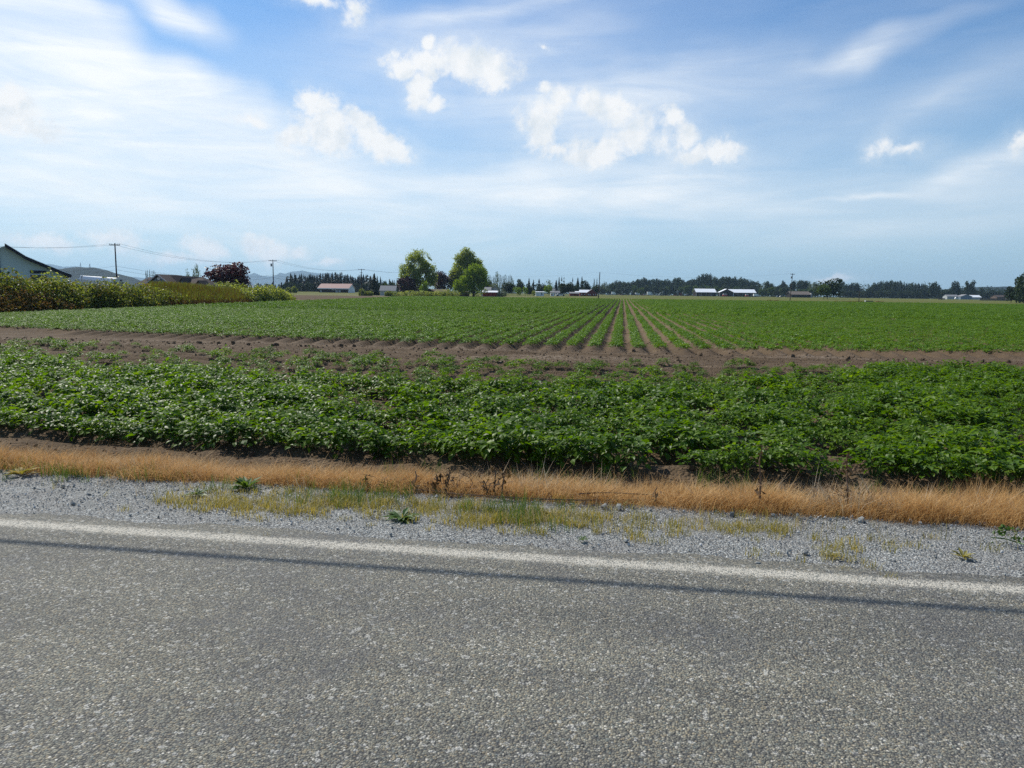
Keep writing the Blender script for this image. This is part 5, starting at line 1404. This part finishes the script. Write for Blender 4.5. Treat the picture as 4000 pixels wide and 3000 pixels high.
for x in (-2.6, -.8, 1.1, 2.7): MB().box((x, -.1, .8), (.16, .16, 1.9)).put('post', M['redbarn'], r)
r, W_ = house(1898, 372, 36, 3.0, 4.3, 6, M['greywall'], M['greyroof'], 'grey roofed house behind the left end of the red shed', 'farm_house')
r, W_ = house(1933, 374, 36, 3.0, 4.9, 5, M['greywall'], M['greyroof'], 'grey hip roofed house with vent behind the red shed right end', 'farm_house', 'front')
MB().box((0, 2, 5.2), (.3, .3, .6)).put('roof_vent', M['white'], r)
r, W_ = house(2109, 400, 32, 2.1, 2.3, 4, M['white'], M['whitemetal'], 'white box shaped trailer house with one dark door', 'trailer_house', rz=.1)
opening(r, 1.0, 1.2, .45, .9, M['dark_and_shade'], 'door')
r, W_ = house(2158, 400, 13, 2.0, 2.6, 3, M['white'], M['greyroof'], 'small whitish cottage with pink door right of the dome tree', 'cottage')
opening(r, -.4, .8, .8, .8, M['rustroof'], 'door')
r, W_ = house(2163, 408, 6, 3.2, 3.9, 2, M['white'], M['greyroof'], 'narrow white tower part behind the small cottage', 'cottage')
r, W_ = house(2178, 410, 15, 1.9, 2.7, 3, M['greywall'], M['greyroof'], 'small pale hut just left of the parked white car', 'hut')
r, W_ = house(2244, 420, 34, 1.5, 2.2, 5, M['redbarn'], M['greyroof'], 'low red shed at the left of the red barn', 'red_shed')
r, W_ = house(2256, 424, 14, 2.2, 2.6, 4, M['greywall'], M['whitemetal'], 'small white roofed lean to between red shed and red barn', 'red_shed')
r, W_ = house(2284, 430, 36, 2.1, 3.5, 6, M['redbarn'], M['whitemetal'], 'red barn with bright white metal roof left of the bare post', 'red_barn')
for x in (-1.8, 0, 1.8): opening(r, x, 1.0, .5, .6, M['white'], 'window')
r, W_ = house(2312, 428, 42, 1.7, 3.9, 6, M['redbarn'], M['greyroof'], 'red house with dark grey hip roof touching the red barn', 'red_house', 'front')
for x in (-2.1, -1, 1, 2.2): opening(r, x, .9, .4, .7, M['white'], 'window')
r, W_ = house(2758, 500, 76, 2.9, 5.2, 10, M['dark_and_shade'], M['whitemetal'], 'open pole barn with long bright white roof, right of centre', 'pole_barn', over=.6)  # dark walls of the white roofed barns paint the shade under their roofs
for x in np.linspace(-W_ / 2, W_ / 2, 5): MB().box((x, -.35, 2.1), (.25, .25, 4.3)).put('post', M['greywall'], r)
for x in (-6, 3.6): MB().box((x, -.2, 1.4), (4, .2, 2.6)).put('hay_bale_stack', M['brownwall'], r)
r, W_ = house(2838, 495, 52, 3.0, 5.2, 5, M['dark_and_shade'], M['whitemetal'], 'open gabled barn end with red farm machine inside', 'gabled_barn', 'front', over=.5)
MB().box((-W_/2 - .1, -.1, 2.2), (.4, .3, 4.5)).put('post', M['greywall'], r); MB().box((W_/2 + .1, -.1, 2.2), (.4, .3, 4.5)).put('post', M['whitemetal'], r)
r, W_ = house(2898, 500, 108, 2.9, 5.1, 10, M['dark_and_shade'], M['whitemetal'], 'long white roofed barn wing joined to the gabled barn end', 'barn_wing', over=.5)
for x in np.linspace(-W_ / 2 + 1, W_ / 2, 7): MB().box((x, -.35, 2.1), (.25, .25, 4.3)).put('post', M['greywall'], r)
r, W_ = house(3128, 460, 74, 2.0, 3.9, 9, M['dark_and_shade'], M['wood'], 'low barn with weathered brown roof behind the transformer pole', 'brown_barn', over=.7)
for x in np.linspace(-W_ / 2, W_ / 2, 6): MB().box((x, -.4, 1.4), (.25, .25, 3.0)).put('post', M['brownwall'], r)
MB().box((W_ / 2 + .6, 4, 2.2), (.3, 9, 4.6)).put('end_wall', M['greywall'], r)
MB().box((W_ / 2 + 3.0, 7, 1.8), (3, .3, 3.6)).put('fence_panel', M['greywall'], r)
D_ = 540
r, W_ = house(3722, D_, 44, 2.2, 3.4, 6, M['greywall'], M['greyroof'], 'pale shed with grey roof, left of the white farm group at right', 'farm_shed')
r, W_ = house(3775, D_ - 4, 44, 2.2, 3.7, 6, M['bluegrey'], M['greyroof'], 'grey gabled house in the middle of the white farm group', 'farm_house', 'front')
r, W_ = house(3812, D_ + 6, 42, 1.8, 3.3, 7, M['greywall'], M['whitemetal'], 'white roofed shed at the right of the white farm group', 'farm_shed')
r, W_ = house(3925, 480, 60, 2.0, 3.2, 7, M['brownwall'], M['brownroof'], 'brown roofed house behind the plank fence near the right edge', 'farm_house')
r, W_ = house(3985, 470, 60, 1.9, 2.9, 7, M['brownwall'], M['green_roof'], 'house with green metal roof at the right edge', 'farm_house')
def fence(x0, x1, D, h, label):
    a = at(x0, D); b_ = at(x1, D); L = (b_ - a).length
    r = empty('plank_fence', (a.x, a.y, landz(a)), YAW, label, 'fence')
    nn = int(L / 2.4)
    me_p = MB().box((0, 0, h / 2), (.14, .14, h + .2)).me('post', M['wood']); me_r = MB().box((1.2, 0, 0), (2.4, .05, h * .26)).me('rail', M['wood'])
    for i_ in range(nn + 1): link('post', me_p, r, (i_ * 2.4, .1, 0))
    for i_ in range(nn):
        for z in (.2, .5, .8): link('rail', me_r, r, (i_ * 2.4, 0, h * z))
fence(3828, 3960, 440, 1.5, 'weathered plank fence before the brown roofed house near the right edge')
fence(3665, 3700, 520, 1.2, 'short pale fence left of the white farm group')
# wooden crate pump stand in the field
D_ = 262; k = D_ / FPX
p = at(3395, D_); zf = -.55
r = empty('plank_box', (p.x, p.y, zf), YAW, 'weathered plank box standing in the crop near the short post', 'box')
for i_ in range(3):
    MB().box((0, 0, .15 + i_ * .28), (2.6, 1.2, .25)).put('plank', M['wood'], r)
MB().box((-1.35, -.1, .5), (.12, .9, 1.0)).put('end_board', M['greywall'], r)
o = scrub([(3270, 1176, 14), (3300, 1176, 16), (3330, 1176, 18), (3360, 1175, 16), (3430, 1177, 14), (3450, 1178, 10)], 266, 2200, .28, M['drystalk'], 'dry_weeds', '', 23, -.6)
tag(o, 'rusty dry weeds around the short post and plank box', 'weeds', None, 'stuff')
o = scrub([(3010, 1172, 12), (3035, 1173, 12), (3060, 1175, 10), (3110, 1177, 12), (3150, 1178, 12), (3185, 1178, 10)], 272, 1800, .28, M['drystalk'], 'dry_weeds', '', 24, -.5)
tag(o, 'rusty dry weeds around the foot of the transformer pole', 'weeds', None, 'stuff')
o = scrub([(x, 1167 + .003 * (x - 2000), 20) for x in range(1800, 2700, 26)], 276, 3500, .30, M['meadow'], 'margin_grass', '', 25, -.5)
tag(o, 'olive rough grass margin at the far end of the crop rows', 'grass', None, 'stuff')

# ------------------------------------------------------------------ vehicles and machines of the far farm yard
wheel = MB().tube([(0, -.14, 0), (0, .14, 0)], .45, 10).me('wheel', M['rubber'])
def vehicle(px, D, L, H, body, label, kind='truck', nm='parked_truck', face=1, cat='truck'):
    if px > 2345 and D > 450: D *= 1.55; L *= .72
    p = at(px, D); r = empty(nm, (p.x, p.y, landz(p)), YAW, label, cat)
    if kind == 'truck':      # cab with a box or flat deck behind
        MB().prism([(-L*.5, .9), (L*.1, .9), (L*.1, H), (-L*.5, H)], 0, 2.2).put('cargo_box', body, r)
        MB().prism([(L*.14, .7), (L*.5, .7), (L*.5, H*.52), (L*.40, H*.9), (L*.14, H*.9)], .1, 2.1).put('cab', M['white'], r)
        MB().prism([(L*.28, H*.55), (L*.44, H*.55), (L*.39, H*.82), (L*.28, H*.82)], .05, .09).put('window', M['glass'], r)
        MB().box((0, 1.1, .65), (L * .95, .8, .2)).put('chassis', M['darkfascia'], r)
    elif kind == 'car':
        MB().prism([(-L*.5, .35), (L*.5, .35), (L*.5, H*.5), (L*.3, H*.6), (L*.16, H), (-L*.28, H), (-L*.42, H*.6), (-L*.5, H*.55)], 0, 1.7).put('body', body, r)
        MB().prism([(L*.25, H*.62), (L*.14, H*.93), (-L*.25, H*.93), (-L*.36, H*.62)], -.04, .0).put('window', M['glass'], r)
    elif kind == 'tractor':
        MB().prism([(-L*.5, .7), (-L*.05, .7), (-L*.05, H*.55), (-L*.12, H), (-L*.45, H), (-L*.5, H*.6)], .3, 1.8).put('cab', M['glass'], r)
        MB().box((-L*.28, 1.05, H + .06), (L*.42, 1.7, .14)).put('cab_roof', M['white'], r)
        MB().prism([(-L*.05, .6), (L*.5, .6), (L*.5, H*.45), (L*.4, H*.55), (-L*.05, H*.58)], .6, 1.5).put('hood', body, r)
    elif kind == 'combine':
        MB().prism([(-L*.5, .9), (L*.5, .9), (L*.46, H*.62), (L*.2, H*.7), (-L*.45, H*.62)], 0, 2.4).put('body', body, r)
        MB().prism([(-L*.46, H*.63), (L*.44, H*.63), (L*.36, H), (-L*.40, H)], .2, 2.2).put('cab_glass', M['greywall'], r)
        MB().box((0, -.3, .55), (L*1.04, .5, .45)).put('header', M['redmach'], r)
    for sx in (-.32, .34):
        for sy in (.1, 1.7):
            link('wheel', wheel, r, (L * sx, sy, .43), None, (1, 1, 1) if kind != 'tractor' or sx > 0 else (1.5, 1, 1.5))
    return r
vehicle(2190, 405, 5, 1.5, M['white'], 'white car parked before the very dark broad tree', 'car', 'parked_car', cat='car')
vehicle(2398, 500, 6, 3.4, M['white'], 'white box truck left of the yard, first past the bare post')
vehicle(2382, 500, 5, 1.2, M['greywall'], 'low grey trailer left of the first white box truck', 'car', 'farm_trailer', cat='trailer')
vehicle(2434, 500, 2.6, 3.6, M['bluegrey'], 'narrow grey green machine standing right of the first white truck', 'tractor', 'tractor', cat='tractor')
vehicle(2474, 500, 6, 3.9, M['darkfascia'], 'dark farm truck with rounded white top in mid yard', 'tractor', 'tractor', cat='tractor')
vehicle(2488, 502, 4.5, 2.9, M['white'], 'white trailer box beside the rounded dark farm truck', 'truck')
vehicle(2538, 500, 7, 4.0, M['white'], 'bright white van alone in the middle of the yard', 'truck', 'parked_van', cat='van')
vehicle(2596, 500, 6, 4.1, M['darkfascia'], 'dark machine with white and yellow cab left of the pole barn', 'tractor', 'tractor', cat='tractor')
vehicle(2654, 500, 7.0, 5.2, M['redbarn'], 'tall dark combine with grey cab beside the pole barn', 'tractor', 'combine', cat='combine')
vehicle(2673, 500, 5.5, 4.0, M['white'], 'white cab machine right of the tall dark combine', 'tractor', 'tractor', cat='tractor')
vehicle(2688, 503, 4, 2.2, M['brownwall'], 'low brown machine nearest the left post of the pole barn', 'tractor', 'tractor', cat='tractor')
vehicle(2833, 488, 6.2, 3.0, M['redmach'], 'red harvester parked in the mouth of the gabled barn', 'combine', 'harvester', cat='harvester')
vehicle(2919, 490, 4.4, 2.8, M['redmach'], 'red machine with white roof before the long barn wing', 'combine', 'harvester', cat='harvester')
vehicle(2955, 494, 8, 3.2, M['white'], 'white truck at the right end of the long barn wing', 'truck')
vehicle(3039, 480, 3.2, 1.7, M['bluegrey'], 'blue grey car between the barns, beside the brown roofed barn', 'car', 'parked_car', cat='car')
vehicle(3051, 480, 3.0, 1.4, M['white'], 'small white car closest to the brown roofed barn', 'car', 'parked_car', cat='car')
vehicle(3738, 530, 5.0, 2.6, M['white'], 'white van with a rounded top between sheds of the white farm group', 'car', 'parked_van', cat='van')
for (px_, a0, lb) in ((2563, .3, 'steeply raised grey auger left one of the crossing pair'), (2569, -.6, 'slanting grey auger right one of the crossing pair')):
    p = at(px_, 775); r = empty('grain_auger', (p.x, p.y, landz(p)), YAW, lb, 'auger')
    MB().tube([(0, 0, 0), (-a0 * 6, 0, 3.4)], .35, 8).put('tube', M['greywall'], r)
    MB().box((0, 0, .3), (1.2, 1.0, .6)).put('hopper', M['steel'], r)
for i_, (px_, w_, h, mt) in enumerate(((2371, 3.0, 1.0, 'greywall'), (2425, 3.6, .9, 'rustroof'), (2505, 3.2, .8, 'brownwall'), (2515, 2, 1.2, 'rustroof'), (2580, 4.0, .9, 'wood'), (2610, 3.4, .7, 'brownwall'), (2637, 2.4, 1.1, 'redbarn'), (2452, 2.6, .8, 'wood'))):
    p = at(px_, 770)
    r = empty('pallet_stack', (p.x, p.y, landz(p)), YAW + .1 * i_, '%s stack of farm material on the yard, %s' % (('grey', 'reddish', 'brown', 'taller reddish', 'long wooden', 'flat brown', 'dark red', 'small wooden')[i_],
        ('beside the first white truck', 'left of the narrow machine', 'right of the rounded dark truck', 'just left of the bright white van', 'right of the crossing augers', 'right of the yellow cab machine', 'left of the tall combine', 'between narrow machine and rounded truck')[i_]), 'stack')
    for j in range(3):
        MB().box((.05 * j, 0, h * (j + .5) / 3), (w_ - .1 * j, 1.6, h / 3 - .04)).put('layer', M[mt], r)

# ------------------------------------------------------------------ poles and wires
def pole(px, top, D, label, arm=2.6, r0=.16, low_arm=False, drum=False, base=None, lean=0.0, armrz=0.0, one=False):
    p = at(px, D); z0 = (-.75 if D < 250 else -.5) if base is None else base; zt = zat(px, top, D)
    r = empty('utility_pole', (p.x, p.y, z0), YAW + armrz, label, 'utility pole', 'wooden utility poles')
    h = zt - z0
    MB().tube([(lean, 0, -.5), (0, 0, h)], [r0, r0 * .65], 8).put('pole', M['pole'], r)
    if arm:
        x0, x1 = (-arm / 2, arm / 2) if not one else (0, arm)
        MB().box(((x0 + x1) / 2, -.12, h - .35), (x1 - x0, .12, .14)).put('crossarm', M['pole'], r)
        for x in (x0 + .1, x0 + .5, x1 - .5, x1 - .1):
            MB().tube([(x, -.12, h - .28), (x, -.12, h - .08)], .045, 6).put('insulator', M['greywall'], r)
    if low_arm: MB().box((0, -.12, h - 1.5), (arm * .5, .1, .12)).put('crossarm', M['pole'], r)
    if drum:
        MB().tube([(-.42, -.1, h - 1.9), (-.42, -.1, h - 1.1)], .24, 9).put('transformer', M['steel'], r)
    return Vector((p.x, p.y, zt)), r
A, _ = pole(458, 950, 138, 'nearest tall pole at left, rising over the white shelter', 2.0)
B, _ = pole(1069, 1014, 205, 'pole right of the purple plum carrying a small transformer', 2.3, drum=True)
C_, _ = pole(1413, 1050, 285, 'pole with two crossarms left of the dark spruce', 2.6, low_arm=True)
D4, _ = pole(1656, 1056, 296, 'thin pole against the left maple with arm to one side', 2.6, r0=.12, one=True)
E5, _ = pole(2341, 1063, 292, 'bare single post at the far crop edge near the vanishing rows', 0, r0=.22, lean=-.35)
F6, _ = pole(3091, 1068, 278, 'pole with transformer drum before the right hand barns', 1.6, drum=True, lean=-.45)
G7, _ = pole(3356, 1134, 262, 'short thick post standing beside the plank box', 0, r0=.15)
def wire(p0, p1, sag, rad, label, group):
    pts = []
    for i_ in range(21):
        t_ = i_ / 20; q = p0.lerp(p1, t_); q = Vector((q.x, q.y, q.z - sag * 4 * t_ * (1 - t_))); pts.append(tuple(q))
    tag(MB().tube(pts, rad, 4).put('power_line', M['cable']), label, 'wire', group)
G_ = 'wires strung between the left hand poles'
Z0 = at(-330, 92); Z0.z = zat(-330, 925, 92)
side = Vector((math.cos(YAW), math.sin(YAW), 0))
for nm_, p0, p1, sg in (('west of the nearest left pole', Z0, A, 1.0), ('between the nearest left pole and the transformer pole', A, B, 1.8), ('between the transformer pole and the double armed pole', B, C_, 1.6), ('from the double armed pole to the maple pole', C_, D4, 1.0)):
    for dx, w_ in ((-.95, 'left high'), (.95, 'right high')):
        wire(p0 + side * dx + Vector((0, 0, -.1)), p1 + side * dx + Vector((0, 0, -.1)), sg, .005 + .00005 * p1.length, '%s wire %s' % (w_, nm_), G_)
    for dz, w_ in ((-4.2, 'upper cable of the low pair'), (-4.9, 'lower cable of the low pair')):
        wire(p0 + Vector((0, 0, dz)), p1 + Vector((0, 0, dz)), sg * .8, .006 + .00005 * p1.length, '%s %s' % (w_, nm_), G_)
wire(E5, F6, 1.8, .012, 'faint wire between the bare single post and the drum pole', None)
wire(D4, E5, 2.2, .010, 'faint wire from the maple pole to the bare single post', None)

# ------------------------------------------------------------------ hills and mountains
def ridge(nm, tab, D, depth, mat, label, rough, seed, step=6, kindz=0.0):
    f = interp(tab); rg = np.random.RandomState(seed); V = []; n_ = 0
    xs_ = np.arange(tab[0][0], tab[-1][0] + 1, step)
    for x in xs_:
        p0 = at(x, D); t_ = f(x)
        nz = mnoise.fractal(Vector((x * .012, seed, 0)), 1.0, 2.0, 5) * rough
        zt = zat(x, t_ - nz, D)
        for q, zz in ((-.5, -2.0), (-.25, zt * .45 + .0), (-.08, zt * .86), (0, zt), (.2, zt * .5), (.5, -2.0)):
            pq = at(x, D + depth * q)
            jig = 1 + .10 * mnoise.noise(Vector((x * .02, q * 9, seed)))
            V.append((pq.x, pq.y, zz * (jig if q not in (0, .5, -.5) else 1)))
        n_ += 1
    Fc = [[6*i + j, 6*(i+1) + j, 6*(i+1) + j + 1, 6*i + j + 1] for i in range(n_ - 1) for j in range(5)]
    o_ = link(nm, mesh(nm, V, Fc, mat, True)); o_['kind'] = 'structure'; o_['label'] = label
    return o_
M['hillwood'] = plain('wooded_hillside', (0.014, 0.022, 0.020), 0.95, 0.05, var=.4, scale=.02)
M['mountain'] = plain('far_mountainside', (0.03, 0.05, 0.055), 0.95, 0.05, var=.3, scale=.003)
ridge('wooded_hill', [(60, 1075), (150, 1062), (250, 1050), (310, 1043), (370, 1046), (420, 1055), (470, 1070), (520, 1084), (560, 1100), (620, 1116)], 2300, 600, M['hillwood'], 'blue wooded hill behind the white shelter at left', 3.5, 3, 3)
hz = 0
for (px_, tp, lb) in ((320, 1025, 'tallest lattice mast on the wooded hill'), (356, 1030, 'short mast on the right shoulder of the wooded hill')):
    p = at(px_, 2300); z1 = zat(px_, tp, 2300); z0 = zat(px_, 1046, 2300)
    r = empty('radio_mast', (p.x, p.y, z0 - 2), 0, lb, 'mast')
    for sx, sy in ((-1, -1), (1, -1), (0, 1)): MB().tube([(sx * 2.2, sy * 2, 0), (0, 0, z1 - z0 + 2)], .45, 4).put('leg', M['steel'], r)
    for q in (.3, .55, .8): MB().box((0, 0, (z1 - z0) * q), (4.5 * (1 - q) + 1.2, 4 * (1 - q) + 1, .5)).put('brace', M['steel'], r)
ridge('far_mountain', [(60, 1100), (150, 1035), (200, 1030), (250, 1042), (300, 1040), (350, 1048), (420, 1072), (600, 1090), (800, 1100), (900, 1090), (975, 1072), (995, 1066), (1020, 1076), (1050, 1078), (1080, 1075), (1095, 1066), (1115, 1070), (1140, 1062), (1180, 1057), (1215, 1064), (1250, 1068), (1290, 1065), (1320, 1070), (1360, 1078), (1400, 1092), (1440, 1100), (1500, 1120), (1560, 1136)], 10500, 2400, M['mountain'], 'pale blue mountain range beyond the conifers at left', 2.5, 7, 5)
ridge('far_wooded_ridge', [(3560, 1150), (3640, 1134), (3760, 1124), (3850, 1120), (3920, 1119), (3980, 1121), (4060, 1118), (4200, 1128), (4400, 1150)], 2600, 700, M['hillwood'], 'dark blue wooded ridge at the far right', 2.5, 9, 3)

# ------------------------------------------------------------------ the air
m, t = new_mat('thin_haze')
pv = t.n('ShaderNodeVolumePrincipled')
pv.inputs['Color'].default_value = (0.52, 0.76, 1.0, 1)
pv.inputs['Density'].default_value = 0.75e-4
pv.inputs['Anisotropy'].default_value = 0.2
o_ = t.n('ShaderNodeOutputMaterial'); t.l(pv.outputs[0], o_.inputs[1])
hb = MB().box((0, 0, 199), (27000, 27000, 404)).put('haze', m)
hb['kind'] = 'stuff'; hb['label'] = 'thin pale air between the camera and the far hills'
